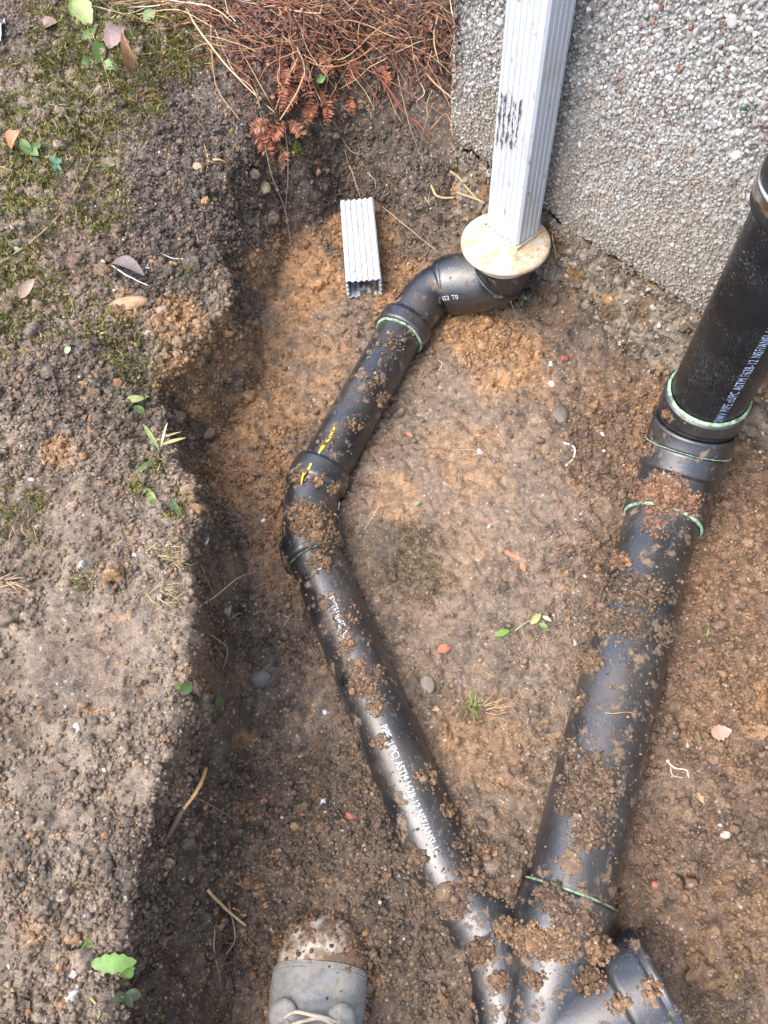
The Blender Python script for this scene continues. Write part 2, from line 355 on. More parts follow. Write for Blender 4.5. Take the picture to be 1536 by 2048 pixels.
COL *= (.8 + .4 * i1)[:, None] * (.86 + .28 * i2)[:, None]
idx = np.arange(NX * NY).reshape(NY, NX)
GF = np.stack([idx[:-1, :-1], idx[:-1, 1:], idx[1:, 1:], idx[1:, :-1]], 2).reshape(-1, 4)
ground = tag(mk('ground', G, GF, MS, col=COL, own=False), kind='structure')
px, py = Q(G)
# decimated copy for ray casts
sub_i = np.unique(np.r_[np.searchsorted(gx, np.arange(-.98, .86, .006)), 0, NX - 1]); sub_j = np.unique(np.r_[np.searchsorted(gy, np.arange(-.2, 2.04, .006)), 0, NY - 1])
sv = idx[np.ix_(sub_j, sub_i)]; ii = np.arange(sv.size).reshape(sv.shape)
BV = G[sv.ravel()]; BF = np.stack([ii[:-1, :-1], ii[:-1, 1:], ii[1:, 1:], ii[1:, :-1]], 2).reshape(-1, 4)
SOLIDS = [BVHTree.FromPolygons([Vector(v) for v in BV], [tuple(map(int, f)) for f in BF])]
def hit(x, y):
    r = Vector(M @ np.array([(x - CX) / FPX, -(y - CY) / FPX, -1.])).normalized(); best = None
    for bv in SOLIDS:
        l, n, i, d = bv.ray_cast(Vector(CAMP), r)
        if l is not None and (best is None or d < best[2]): best = (np.array(l), np.array(n), d)
    if best is None: return P(x, y, 0), np.array([0, 0, 1.])
    n = best[1]; n = n if n @ np.array(r) < 0 else -n
    return best[0], n
def add_solid(V, F): SOLIDS.append(BVHTree.FromPolygons([Vector(v) for v in V], [tuple(int(i) for i in f) for f in F]))

# ------------------------------------------------------------------ wall with exposed aggregate
wall = tag(empty('concrete_wall', wallp(WS0, 0, 0)), 'grey exposed aggregate house wall standing behind the white downspout', 'wall')
M_CEM = attr_mat('cement', .85, .25, 120, .002, .3)
def slab(s0, s1, z0, z1, ds, dz, rough_, dfun, cfun, thick=.16, ret=1.2):
    ss = np.unique(np.r_[np.arange(s0, min(s1, .45), ds), np.linspace(min(s1, .45), s1, 12)]); zz = np.unique(np.r_[np.arange(z0, min(z1, 1.1), dz), np.linspace(min(z1, 1.1), z1, 8)])
    A, B = np.meshgrid(ss, zz); A, B = A.ravel(), B.ravel(); V = n_w[None] * (WD) + t_w[None] * A[:, None] + np.array([0, 0, 1.]) * B[:, None]
    d = dfun(A, B, V); V = V + n_w * d[:, None]; C = cfun(A, B, V); k = len(ss); ix = np.arange(len(A)).reshape(len(zz), k)
    F = np.stack([ix[:-1, :-1], ix[1:, :-1], ix[1:, 1:], ix[:-1, 1:]], 2).reshape(-1, 4)
    # return face (round the outer corner) and top / bottom closing
    left = V[ix[:, 0]]; back = left - n_w * ret; right = V[ix[:, -1]]; rb = right - n_w * ret
    n0 = len(V); nz = len(zz); V2 = np.vstack([V, back, rb]); C2 = np.vstack([C, C[ix[:, 0]], C[ix[:, -1]]])
    e = [[n0 + i, n0 + i + 1, ix[i + 1, 0], ix[i, 0]] for i in range(nz - 1)] + [[ix[i, -1], ix[i + 1, -1], n0 + nz + i + 1, n0 + nz + i] for i in range(nz - 1)]
    e += [[ix[0, j], ix[0, j + 1], n0 + nz, n0] if False else [ix[0, j], ix[0, j + 1], n0 + nz, n0][:4] for j in []]
    tops = [tuple(ix[-1, :]) + (n0 + 2 * nz - 1, n0 + nz - 1), tuple(ix[0, ::-1]) + (n0, n0 + nz)]
    return V2, [tuple(map(int, f)) for f in F] + [tuple(map(int, f)) for f in e] + [tuple(map(int, f)) for f in tops], C2
def edge_z(s): # ragged lower edge of the aggregate coat
    p = np.column_stack([s, s * 0, s * 0]); return .20 - .012 * sstep(-.8, -.2, s) + (fbm(p, .12, 4, 7) - .5) * .07
def d_agg(A, B, V): return .012 * sstep(0, .03, B - edge_z(A)) + (fbm(V, .06, 4, 8) - .5) * .012 - .03 * sstep(.004, -.004, B - edge_z(A))
def c_agg(A, B, V):
    dirt = sstep(.42, .15, B + (fbm(V, .1, 4, 9) - .5) * .22)[:, None]; lft = sstep(-.78, -.9, A)[:, None] * .5
    return np.array([.33, .32, .29]) * (1 - np.maximum(dirt, lft)) + np.array([.2, .165, .12]) * np.maximum(dirt, lft)
V, F, C = slab(WS0, 2.6, .09, 2.4, .008, .008, 0, d_agg, c_agg); agg = mk('rendered_face', V, F, M_CEM, wall, C); add_solid(V, F)
def d_ft(A, B, V): return (fbm(V, .1, 5, 18) - .5) * .045 + (fbm(V, .025, 4, 19, .75) - .5) * .032 + .006 + .012 * sstep(.17, .05, B)
def c_ft(A, B, V):
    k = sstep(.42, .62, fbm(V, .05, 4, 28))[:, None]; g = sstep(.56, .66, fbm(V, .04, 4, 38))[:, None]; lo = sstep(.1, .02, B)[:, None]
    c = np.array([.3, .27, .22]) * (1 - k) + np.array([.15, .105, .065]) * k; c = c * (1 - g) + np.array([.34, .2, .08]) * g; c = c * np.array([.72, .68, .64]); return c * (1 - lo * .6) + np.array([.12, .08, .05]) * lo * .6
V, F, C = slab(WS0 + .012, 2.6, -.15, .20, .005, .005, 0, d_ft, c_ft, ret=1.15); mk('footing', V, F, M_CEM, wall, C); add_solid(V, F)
# stones
sp_ = .0052; ss, zz = np.meshgrid(np.arange(WS0 + .003, .12, sp_), np.arange(.14, 1.06, sp_ * .9)); ss = ss + (np.arange(ss.shape[0]) % 2)[:, None] * sp_ / 2
A, B = ss.ravel(), zz.ravel(); A = A + rng.normal(0, .0014, len(A)); B = B + rng.normal(0, .0014, len(B))
k = (B > edge_z(A) + .004) & (A > WS0 + .002)
A, B = A[k], B[k]
vis = n_w * WD + t_w * A[:, None] + np.array([0, 0, 1.]) * B[:, None]; qx, qy = Q(vis); k = (qx > 850) & (qx < 1620) & (qy > -80)
A, B = A[k], B[k]; V0 = n_w * WD + t_w * A[:, None] + np.array([0, 0, 1.]) * B[:, None]
V0 = V0 + n_w * (d_agg(A, B, V0) + rng.normal(.0008, .0009, len(A)))[:, None]
u = rng.random(len(A)); g = .72 + .5 * rng.random((len(A), 1)) ** 1.2
C = np.array([.31, .31, .305]) * g; C[u < .34] = (np.array([.27, .26, .245]) * g)[u < .34]; C[u < .14] = (np.array([.2, .175, .155]) * g)[u < .14]
C[u > .95] = np.array([.55, .56, .56]); C[u < .065] = (np.array([.15, .075, .06]) * g)[u < .065]; C[u < .032] = (np.array([.085, .15, .095]) * g)[u < .032]; C[u < .018] = (np.array([.22, .14, .1]) * g)[u < .018]
dirt = sstep(.55, .2, B + (fbm(V0, .1, 4, 9) - .5) * .25)[:, None] * .8; lft = sstep(-.8, -.92, A)[:, None] * .35; dd = np.maximum(dirt, lft)
bl = sstep(.6, .7, fbm(V0, .05, 3, 99))[:, None] * sstep(.62, .3, B)[:, None] * .5; C = C * (1 - bl) + np.array([.27, .19, .11]) * bl
C = C * (1 - dd) + np.array([.25, .215, .165]) * (.6 + .5 * rng.random((len(A), 1))) * dd
sz = rng.lognormal(math.log(.0031), .26, len(A))[:, None] * (1 - .22 * dirt) * (.75 + .5 * rng.random((len(A), 3)))
VAR = [chip(2, 7, .5) for _ in range(10)]
V, F, C = scatter(VAR, V0, sz, C); st = mk('aggregate_stone', V, F, M_STONE, wall, C, smooth=False); tag(st, kind='stuff')
# pale mortar lumps along the ragged lower edge of the coat
A = rng.uniform(WS0 + .01, .1, 9000); B = np.where(rng.random(9000) < .3, edge_z(A) - .008 + rng.normal(0, .006, 9000), rng.uniform(.0, .2, 9000)); V0 = n_w * WD + t_w * A[:, None] + np.array([0, 0, 1.]) * B[:, None]; V0 = V0 + n_w * (d_ft(A, B, V0)[:, None] + rng.normal(-.001, .002, (9000, 1)))
sz = rng.lognormal(math.log(.0024), .5, 9000)[:, None] * np.array([1.3, 1.0, .8]); C = np.where(rng.random((9000, 1)) < .12, [[.3, .28, .25]], [[.17, .135, .10]]) * (.55 + .7 * rng.random((9000, 1)))
V, F, C = scatter([chip(3, 9, .5, .04) for _ in range(6)], V0, sz, C); tag(mk('mortar_lump', V, F, M_CEM, wall, C), kind='stuff')

# ------------------------------------------------------------------ pipes
def fillet(pts, rad, n=10):
    p = [np.asarray(q, float) for q in pts]; out = [p[0]]
    for i in range(1, len(p) - 1):
        a, b, c = p[i - 1], p[i], p[i + 1]; r = min(rad[i - 1], .48 * np.linalg.norm(b - a), .48 * np.linalg.norm(c - b))
        A_, C_ = b + (a - b) / np.linalg.norm(a - b) * r, b + (c - b) / np.linalg.norm(c - b) * r
        out += [(1 - t) ** 2 * A_ + 2 * t * (1 - t) * b + t * t * C_ for t in np.linspace(0, 1, n)]
    out.append(p[-1]); p = np.array(out)
    d = np.r_[0, np.cumsum(np.linalg.norm(np.diff(p, axis=0), axis=1))]; k = np.r_[True, np.diff(d) > 1e-6]; p, d = p[k], d[k]
    s = np.arange(0, d[-1], .004); return np.column_stack([np.interp(s, d, p[:, i]) for i in range(3)]), s
class Run:
    def __init__(self, pts, rad): self.p, self.s = fillet(pts, rad)
    def at(self, s): return np.array([np.interp(s, self.s, self.p[:, i]) for i in range(3)])
    def near(self, x, y):
        qx, qy = Q(self.p); return self.s[np.argmin(np.hypot(qx - x, qy - y))]
    def rev(self, prof, seg=56):     # prof: (s, r) pairs
        ss, rr = [], []
        for (a, ra), (b, rb) in zip(prof[:-1], prof[1:]):
            n = max(1, int(abs(b - a) / .006)); 
            for k in range(n): ss.append(a + (b - a) * k / n); rr.append(ra + (rb - ra) * k / n)
        ss.append(prof[-1][0]); rr.append(prof[-1][1])
        c = np.array([self.at(q) for q in ss]); t = np.array([self.at(q + .006) - self.at(q - .006) for q in ss]); t /= np.linalg.norm(t, axis=1)[:, None]
        n = np.cross(t[0], [0.3, .2, 1.]); n /= np.linalg.norm(n); V = []; a = np.arange(seg) * 2 * math.pi / seg
        for k in range(len(ss)):
            n = n - n.dot(t[k]) * t[k]; n /= np.linalg.norm(n); b = np.cross(t[k], n)
            V.append(c[k] + rr[k] * (np.cos(a)[:, None] * n + np.sin(a)[:, None] * b))
        V = np.vstack(V); F = [(k * seg + j, k * seg + (j + 1) % seg, (k + 1) * seg + (j + 1) % seg, (k + 1) * seg + j) for k in range(len(ss) - 1) for j in range(seg)]
        return V, F
    def pipe(self, a, b, r, w_=.006): return self.rev([(a, r - w_), (a, r), (b, r), (b, r - w_)])
    def hub(self, a, b, r, e=.0025): return [(a, r - .007), (a, r - .0012), (a + e * .5, r), (b - e * .5, r), (b, r - .0012), (b, r - .007)]
PTOP = []
def ppart(run, name, prof, mat, parent, **k):
    V, F = run.rev(prof, **k); o = mk(name, V, F, mat, parent); add_solid(V, F); PTOP.append(V); return o
def ring(run, name, s, r, parent, w_=.0028, lo=-.5, mat=None):
    """bead of dried cement round a hub mouth, uneven thickness"""
    V, F = run.rev([(s - w_, r - .002), (s - w_ * .6, r + .0012), (s, r + .0018), (s + w_ * .6, r + .0012), (s + w_, r - .002)])
    V = V + (fbm(V, .012, 3, 77)[:, None] - .5) * .002; return mk(name, V, F, mat or M_GLUE, parent)
def lettering(run, items, ang_ref, size, r, mat, parent, flip=1, xs=.66):
    """print wrapped on the pipe; ang_ref = direction (world) the middle of the print faces"""
    for txt, s0 in items:
        out, FF = [], []
        cu = bpy.data.curves.new('t', 'FONT'); cu.body = txt; cu.size = size; cu.align_y = 'CENTER'; cu.space_character = 1.1; ob = bpy.data.objects.new('t', cu); S.collection.objects.link(ob)
        bpy.context.view_layer.update(); me = ob.evaluated_get(bpy.context.evaluated_depsgraph_get()).to_mesh(); n0 = len(out)
        T = np.array([v.co[:] for v in me.vertices]); FF += [tuple(i + n0 for i in p.vertices) for p in me.polygons]; ob.to_mesh_clear(); bpy.data.objects.remove(ob); bpy.data.curves.remove(cu)
        for x, y, _ in T:
            s = s0 + flip * x * xs; c = run.at(s); t = run.at(s + .006) - run.at(s - .006); t /= np.linalg.norm(t)
            n = np.asarray(ang_ref, float); n = n - n.dot(t) * t; n /= np.linalg.norm(n); b = np.cross(n, t) * flip; a = y / r
            out.append(c + (r + .0004) * (math.cos(a) * n + math.sin(a) * b))
        mk('printed_lettering', np.array(out), FF, mat, parent)
M_INK = stained_mat('pale_ink', (.58, .64, .70), [(160, .52, .66, (.12, .09, .06), .5)], .5); M_INKV = stained_mat('blue_white_ink', (.34, .46, .66), [(140, .56, .66, (.03, .03, .03), .8)], .4)

# left line (75 mm pipe)
dc = P(1012, 478, .19); R3, H3 = .0445, .0535
Lp = [(dc[0] + .004, dc[1], .2), (dc[0] + .004, dc[1], .095), P(888, 568, .062), P(800, 655, .04), P(622, 1000, .03), P(612, 1060, .03)]
Lp = [(dc[0] + .004, dc[1], .19), (dc[0] + .002, dc[1] - .004, .098), P(868, 574, .056), P(803, 664, .036), P(622, 985, .028), P(618, 1085, .026), P(893, 1745, .024), P(985, 1865, .022), P(1060, 2330, .02)]
LR = Run(Lp, [.05, .035, .03, .035, .03, .04, .05])
left = tag(empty('drain_line', (float(P(640, 960, 0)[0]), float(P(640, 960, 0)[1]), 0)), 'narrower black plastic drain line bending left under the white downspout and down the trench', 'drain pipe')
sA = LR.near(905, 562); sB = LR.near(800, 668); sC = LR.near(640, 950); sD = LR.near(640, 1120); sE = LR.near(893, 1740)
o = ppart(LR, 'adapter_hub', LR.hub(.008, LR.near(985, 545), .052), M_FITC, left)
o1 = ppart(LR, 'coupling', LR.hub(LR.near(985, 545) - .012, sA + .012, .0565), M_FITC, left)
s_ = sA + .01; o2 = ppart(LR, 'elbow', [(s_ - .004, .044), (s_ - .004, .053), (s_ + .012, .053), (s_ + .014, R3 + .001), (sB - .032, R3 + .001), (sB - .028, H3), (sB + .004, H3), (sB + .005, .042)], M_FITC, left)
o3 = ppart(LR, 'pipe', [(sB - .01, R3), (sC + .01, R3)], M_ABS, left); ring(LR, 'cement_bead', sB + .006, R3 + .003, o3)
o4 = ppart(LR, 'elbow', [(sC - .014, .043), (sC - .014, H3), (sC + .026, H3), (sC + .028, R3 + .003), (sC + .06, R3 + .002), (sD - .04, R3 + .002), (sD - .036, H3), (sD - .004, H3), (sD - .003, .042)], M_FIT, left)
ring(LR, 'cement_bead', sD - .002, R3 + .0025, o4, w_=.0014, mat=M_GLUD)
o5 = ppart(LR, 'pipe', [(sD - .01, R3), (sE + .03, R3)], M_ABS, left)
sF = LR.near(985, 1868)
o6 = ppart(LR, 'elbow', [(sE + .03, .044), (sE + .03, R3 + .004), (sF - .04, R3 + .004), (sF - .037, .0505), (sF - .001, .0505), (sF, R3)], M_FIT, left)
o7 = ppart(LR, 'pipe', [(sF - .01, R3), (LR.s[-1] - .01, R3)], M_ABS, left)
up = np.array([0, 0, 1.]); tocam = lambda p: (CAMP - p) / np.linalg.norm(CAMP - p)
lettering(LR, [('SP', LR.near(643, 1150)), ('EXTRUDED ABS', LR.near(664, 1215)), ('RC', LR.near(738, 1365)), ('PIPE (UPC) ASTM F628-12 NSF/ANSI-14', LR.near(772, 1462))], up + np.array([-.12, 0, 0]), .0150, R3, M_INK, o5)
lettering(LR, [('3022 T0', LR.near(888, 566))], np.array([-.25, -.9, .35]), .0125, .0568, M_INK, o1, flip=-1, xs=.9)
# yellow stripe on pipe and elbow
M_YEL = stained_mat('yellow_paint_line', (.75, .55, .03), [(150, .5, .6, (.3, .2, .05), .6)], .5)
def stripe(run, sa, sb, ang, r, wd, parent, name, mat=M_YEL):
    V = []; F = []; n = 30
    for k in range(n + 1):
        s = sa + (sb - sa) * k / n; c = run.at(s); t = run.at(s + .006) - run.at(s - .006); t /= np.linalg.norm(t)
        u_ = np.asarray(ang, float); u_ = u_ - u_.dot(t) * t; u_ /= np.linalg.norm(u_); b = np.cross(u_, t); ww = wd * (.35 + .65 * math.sin(math.pi * min(1, .1 + k / n))) * (1 + .15 * math.sin(k * .9))
        for a in (-ww / r, 0, ww / r): V.append(c + (r + .0005) * (math.cos(a + .03 * math.sin(k * .25)) * u_ + math.sin(a + .03 * math.sin(k * .25)) * b))
        if k: F += [(3 * k - 3, 3 * k - 2, 3 * k + 1, 3 * k), (3 * k - 2, 3 * k - 1, 3 * k + 2, 3 * k + 1)]
    return mk(name, np.array(V), F, mat, parent)
stripe(LR, LR.near(672, 878), LR.near(628, 955), up + np.array([-.25, -.25, 0]), R3 + .0006, .0028, o3, 'yellow_mark'); stripe(LR, LR.near(630, 958), LR.near(618, 1000), up + np.array([-.3, -.35, 0]), H3, .0024, o4, 'yellow_mark')
# small sticker on elbow
c, nn = hit(676, 1012); tx = M[:, 0] * .9 + M[:, 1] * .25; tx = tx - tx.dot(nn) * nn; tx /= np.linalg.norm(tx); ty = np.cross(nn, tx)
def flat(c, nn, tx, ty, a, b, w_, h_, off, thick=.0006):
    q = [c + nn * (off + dz) + tx * (a + sx * w_ / 2) + ty * (b + sy * h_ / 2) for dz in (0, thick) for sx, sy in ((-1, -1), (1, -1), (1, 1), (-1, 1))]
    return np.array(q), [(0, 3, 2, 1), (4, 5, 6, 7), (0, 1, 5, 4), (1, 2, 6, 5), (2, 3, 7, 6), (3, 0, 4, 7)]
M_WHT = stained_mat('white_sticker', (.78, .78, .76), [(200, .6, .7, (.3, .22, .15), .5)]); M_BLK, tt, bb = newmat('black_print'); bb.inputs['Base Color'].default_value = (.02, .02, .02, 1)
stk = mk('sticker', *flat(c, nn, tx, ty, 0, 0, .013, .013, .0015), M_WHT, o4, smooth=False)
mk('printed_bars', *join([flat(c, nn, tx, ty, -.0045 + .0028 * k, .002 * (k % 2), .0016, .006, .0022, .0003) for k in range(3)]), M_BLK, stk, smooth=False)
mk('orange_square', *flat(c, nn, tx, ty, .0045, -.001, .003, .005, .0022, .0003), M_YEL, stk, smooth=False)

# right line (110 mm pipe)
R4, H4 = .0572, .065
ax = np.array([.509, .668])
Rp = [(ax[0], ax[1], 2.4), (ax[0], ax[1], .15), P(1345, 985, .062), P(1300, 1120, .05), P(1134, 1800, .045), P(1035, 2330, .04)]
RR = Run(Rp, [.07, .05, .05, .05])
right = tag(empty('drain_line', (.4, .42, 0)), 'wide black plastic drain line dropping beside the wall and down the right side', 'drain pipe')
szv = lambda z: 2.4 - z
s1 = szv(.205); s2 = RR.near(1372, 893); s3 = RR.near(1330, 1010); s4 = RR.near(1318, 1040); s5 = RR.near(1135, 1790)
pv = ppart(RR, 'pipe', [(0, R4), (s1 + .02, R4)], M_ABSV, right)
e1 = ppart(RR, 'elbow', [(s1, .056), (s1, H4), (s1 + .04, H4), (s1 + .045, R4 + .003), (s1 + .06, R4 + .003), (s2 - .045, R4 + .003), (s2 - .042, H4 + .001), (s2 - .002, H4 + .001), (s2, .058)], M_FITC, right)
ring(RR, 'cement_bead', s1 - .002, R4 + .0035, e1, w_=.005)
e2 = ppart(RR, 'elbow', [(s2, .058), (s2, H4), (s2 + .042, H4), (s2 + .046, R4 + .003), (s4 - .04, R4 + .003), (s4 - .037, H4), (s4 - .002, H4), (s4, .056)], M_FIT, right)
ring(RR, 'cement_bead', s2 - .001, H4 + .0005, e2, w_=.0012); ring(RR, 'cement_bead', s4 + .001, R4 + .0035, e2, w_=.0026)
ph = ppart(RR, 'pipe', [(s4 - .01, R4), (s5 + .01, R4)], M_ABS4, right)
ey = ppart(RR, 'branch_fitting', [(s5, .056), (s5, H4), (s5 + .05, H4), (s5 + .054, R4 + .004), (s5 + .075, R4 + .003), (s5 + .12, .052), (RR.s[-1] - .01, .052)], M_FIT, right)
ring(RR, 'cement_bead', s5 - .001, R4 + .003, ey, w_=.003)
lettering(RR, [('DWV PIPE cUPC ASTM F628-12 NSF/ANSI 14', szv(.212))], np.array([-.10, -.995, 0]), .0175, R4, M_INKV, pv, flip=-1, xs=.56)
# rubber coupling + steel band at top
rb = ppart(RR, 'rubber_coupling', [(szv(.86), .057), (szv(.86), .065), (szv(.552), .065), (szv(.549), .063), (szv(.549), .057)], stained_mat('rubber', (.012, .013, .014), [(40, .55, .7, (.07, .06, .05), .5)], .5), right)
M_STEEL, tt, bb = newmat('steel'); bb.inputs['Metallic'].default_value = 1; bb.inputs['Base Color'].default_value = (.62, .6, .56, 1); bb.inputs['Roughness'].default_value = .25
V, F = RR.rev([(szv(.585), .0652), (szv(.585), .067), (szv(.565), .067), (szv(.565), .0652)]); bd = mk('hose_clamp', V, F, M_STEEL, rb)
# side branch of the fitting
cb = RR.at(RR.near(1090, 2090)); hb = P(1322, 1962, .07)
BR = Run([cb, cb + (hb - cb) * .5, hb], [.01]); L_ = BR.s[-1]
cp = ppart(BR, 'side_branch', [(0, .051), (L_ - .055, .051), (L_ - .053, .0575), (L_ - .05, .0625), (L_ - .012, .0625), (L_ - .0105, .061), (L_ - .009, .0635), (L_ - .001, .0635), (L_, .062), (L_, .0555), (L_ - .05, .0545)], M_FIT, right)
# inner hub cap
# ------------------------------------------------------------------ downspout and its adapter
dsd = -t_w if False else t_w
def rect_profile(w_, h_, nw, nh, dep=.0022, cr=.004):
    """closed outline with shallow square flutes on all four sides"""
    pts = []
    def side(L, n, to):
        q = [(-L / 2 + cr, 0)]; st = (L - 2 * cr - .006) / n; x = -L / 2 + cr + .003
        for k in range(n):
            q += [(x + st * .12, 0), (x + st * .26, -dep), (x + st * .62, -dep), (x + st * .76, 0)]; x += st
        q.append((L / 2 - cr, 0)); return [to(a, b) for a, b in q]
    pts += side(w_, nw, lambda a, b: (a, -h_ / 2 - b)); pts += side(h_, nh, lambda a, b: (w_ / 2 + b, a))
    pts += side(w_, nw, lambda a, b: (-a, h_ / 2 + b)); pts += side(h_, nh, lambda a, b: (-w_ / 2 - b, -a))
    return np.array(pts)
def extrude(prof, org, ex, ey_, ez, L, thick=.0012, rings=2):
    n = len(prof); inn = prof * (1 - thick / .025); V = []
    for k in range(rings + 1):
        V.append(org + prof[:, :1] * ex + prof[:, 1:] * ey_ + ez * (L * k / rings))
    V.append(org + inn[:, :1] * ex + inn[:, 1:] * ey_ + ez * L); V.append(org + inn[:, :1] * ex + inn[:, 1:] * ey_)
    V = np.vstack(V); R_ = rings + 3; F = [(k * n + j, k * n + (j + 1) % n, ((k + 1) % R_) * n + (j + 1) % n, ((k + 1) % R_) * n + j) for k in range(R_) for j in range(n)]
    return V, F
M_WP = stained_mat('white_painted_aluminium', (.46, .50, .55), [(9, .46, .62, (.46, .46, .45), .6), (30, .54, .64, (.36, .31, .25), .5), (90, .6, .66, (.12, .09, .07), .8), (45, .62, .68, (.3, .2, .12), .7)], .38, 200, (1, 1, .35))
A0 = P(1035, 487, .2)
o_ax = np.array([-t_w, -t_w])  # front face runs along t_w
ctr = A0 - t_w * .039 - n_w * .029; ctr[2] = .192
dsp = empty('downspout', ctr); tag(dsp, 'tall white fluted metal downspout standing in the round cream adapter against the wall', 'downspout')
V, F = extrude(rect_profile(.078, .058, 6, 4, .0011), ctr, t_w, -n_w, np.array([0, 0, 1.]), 2.1, rings=60)
mk('fluted_tube', V, F, M_WP, dsp, smooth=False)
# dark smear on the flutes
zsm = min(np.linspace(.3, .9, 200), key=lambda z_: abs(Q(ctr * [1, 1, 0] + np.array([0, 0, z_]) + n_w * .029)[1][0] - 245)); fz = []
for k in range(190):
    a = float(np.clip(-.010 + .0095 * rng.integers(-2, 3) * 1. + rng.normal(0, .0014), -.033, .033)); zc = zsm + rng.uniform(-.045, .04) + a * .3; lw = rng.uniform(.0004, .0013); lh = rng.uniform(.002, .012)
    if abs(a) < .034: fz.append(flat(ctr * [1, 1, 0] + np.array([0, 0, zc]) + n_w * .029, n_w, t_w, np.array([0, 0, 1.]), a, 0, lw, lh, .0004, .0003))
mk('mud_streak', *join(fz), stained_mat('mud_film', (.09, .06, .045), [(150, .5, .7, (.2, .15, .1), .7)], .8), dsp, smooth=False)
ds_ad = empty('downspout_adapter', (dc[0], dc[1], .17)); tag(ds_ad, 'round cream plastic adapter plate stained brown under the tall downspout', 'pipe adapter')
M_CR = stained_mat('stained_cream_plastic', (.50, .47, .40), [(34, .49, .6, (.36, .23, .11), .75), (90, .52, .6, (.3, .2, .1), .5), (60, .5, .62, (.5, .36, .16), .6), (14, .6, .66, (.16, .08, .04), .8)], .3, 160)
n = 72; a = np.arange(n) * 2 * math.pi / n; prof = [(.03, .186), (.05, .187), (.068, .188), (.0765, .187), (.0795, .184), (.080, .180), (.078, .1765), (.056, .172), (.056, .15)]
V = np.vstack([np.column_stack([dc[0] + r * np.cos(a), dc[1] + r * np.sin(a), np.full(n, z)]) for r, z in prof])
F = [(k * n + j, k * n + (j + 1) % n, (k + 1) * n + (j + 1) % n, (k + 1) * n + j)[::-1] for k in range(len(prof) - 1) for j in range(n)] + [tuple(range(n))]
mk('round_plate', V, F, M_CR, ds_ad); add_solid(V, F)
V, F = extrude(np.array([(-.0425, -.0325), (.0425, -.0325), (.0425, .0325), (-.0425, .0325)]), np.array([ctr[0], ctr[1], .1865]), t_w, -n_w, np.array([0, 0, 1.]), .007, .0018, 1)
mk('square_socket', V, F, M_CR, ds_ad, smooth=False)

# loose offcut of downspout
a_, b_ = P(713, 398, .060), P(727, 560, .062); ezd = (a_ - b_); Lo = np.linalg.norm(ezd); ezd /= Lo; exd = np.cross(ezd, [0, 0, 1.]); exd /= np.linalg.norm(exd); eyd = np.cross(exd, ezd); eyd = eyd if eyd[2] > 0 else -eyd
V, F = extrude(rect_profile(.070, .046, 5, 3, .0030, .003), b_ - eyd * .022, exd, eyd, ezd, Lo, rings=12)
V = V + (fbm(V, .08, 2, 5)[:, None] - .5) * np.array([0, 0, .006])
oo = mk('downspout_offcut', V, F, M_WP, smooth=False); tag(oo, 'short white fluted downspout offcut lying on the soil at the foot of the bank', 'downspout piece'); add_solid(V, F)


# ------------------------------------------------------------------ loose crumbs of soil (uncountable)
CR = [(250, 800, 260, .9), (380, 620, 140, 1), (370, 750, 90, 1), (1400, 1200, 330, 1), (1250, 900, 130, .9), (1300, 830, 90, 1), (550, 1000, 130, 1), (560, 1250, 110, .8), (640, 1720, 260, .95), (830, 1880, 180, 1), (400, 400, 190, .8), (515, 520, 40, 1), (1450, 1650, 330, 1), (60, 1500, 160, .6), (250, 1600, 180, .8), (150, 1900, 200, .8), (820, 600, 130, .7), (1000, 650, 110, .7), (720, 480, 90, .8), (800, 250, 250, .5), (960, 1750, 120, 1), (700, 1500, 90, .6), (1050, 1500, 100, .4), (330, 1400, 100, .6), (250, 1050, 200, .6), (100, 1150, 150, .6)]
den = (.12 + blob(CR, jit=(nA - .5))) * (1 - .72 * pack) * (.25 + 1.2 * sstep(.35, .65, nB)) * sstep(.1, .03, out)
left_ = (D > Wd) * (py > 860); den *= np.where(left_, .25 + .5 * sstep(.45, .62, nC), 1.)
den *= 1 + 2.2 * np.exp(-((m_ - 1.0) / .25) ** 2) * (Wd < .12) * (D > 0)
den *= ((px > -120) & (px < 1680) & (py > -160) & (py < 2250)) * (dw > -.005)
area = np.gradient(gx)[None, :] * np.gradient(gy)[:, None]; den = den * area.ravel() / np.maximum(NRM[:, 2], .18); den /= den.sum()
def crumbs(n, r0, sg, var, name, smooth, cj=.15, mat=MS, sink=.25):
    i = rng.choice(len(G), n, p=den); p = G[i] + rng.uniform(-.0013, .0013, (n, 3)); r = np.clip(rng.lognormal(math.log(r0), sg, n), r0 * .35, r0 * 3.2)
    c = COL[i] * (1.0 + cj * rng.standard_normal((n, 1))).clip(.5, 1.6); u = rng.random(n)
    c[u < .04] = c_or * rng.uniform(.5, 1.1, ((u < .04).sum(), 1)); c[u > .997] = np.array([.5, .46, .4])
    p = p + NRM[i] * (r * (1 - sink) * .6)[:, None]
    V, F, C = scatter(var, p, r[:, None] * rng.uniform(.7, 1.25, (n, 3)), c)
    return tag(mk(name, V, F, mat, None, C, smooth, own=False), kind='stuff')
lump = lambda sub, j: (lambda v, f: (v * (1 + j * (fbm(v + rng.random(3) * 50, .55, 4, 1, .65)[:, None] - .5)), f))(*chip(sub, 3, .7))
crumbs(150000, .00165, .36, [chip(1, 2, .65, .2) for _ in range(12)], 'soil_crumbs', False)
crumbs(20000, .0029, .33, [lump(2, 1.7) for _ in range(14)], 'soil_lumps', True)
crumbs(750, .0068, .3, [lump(3, 2.0) for _ in range(16)], 'soil_clods', True, sink=.8)

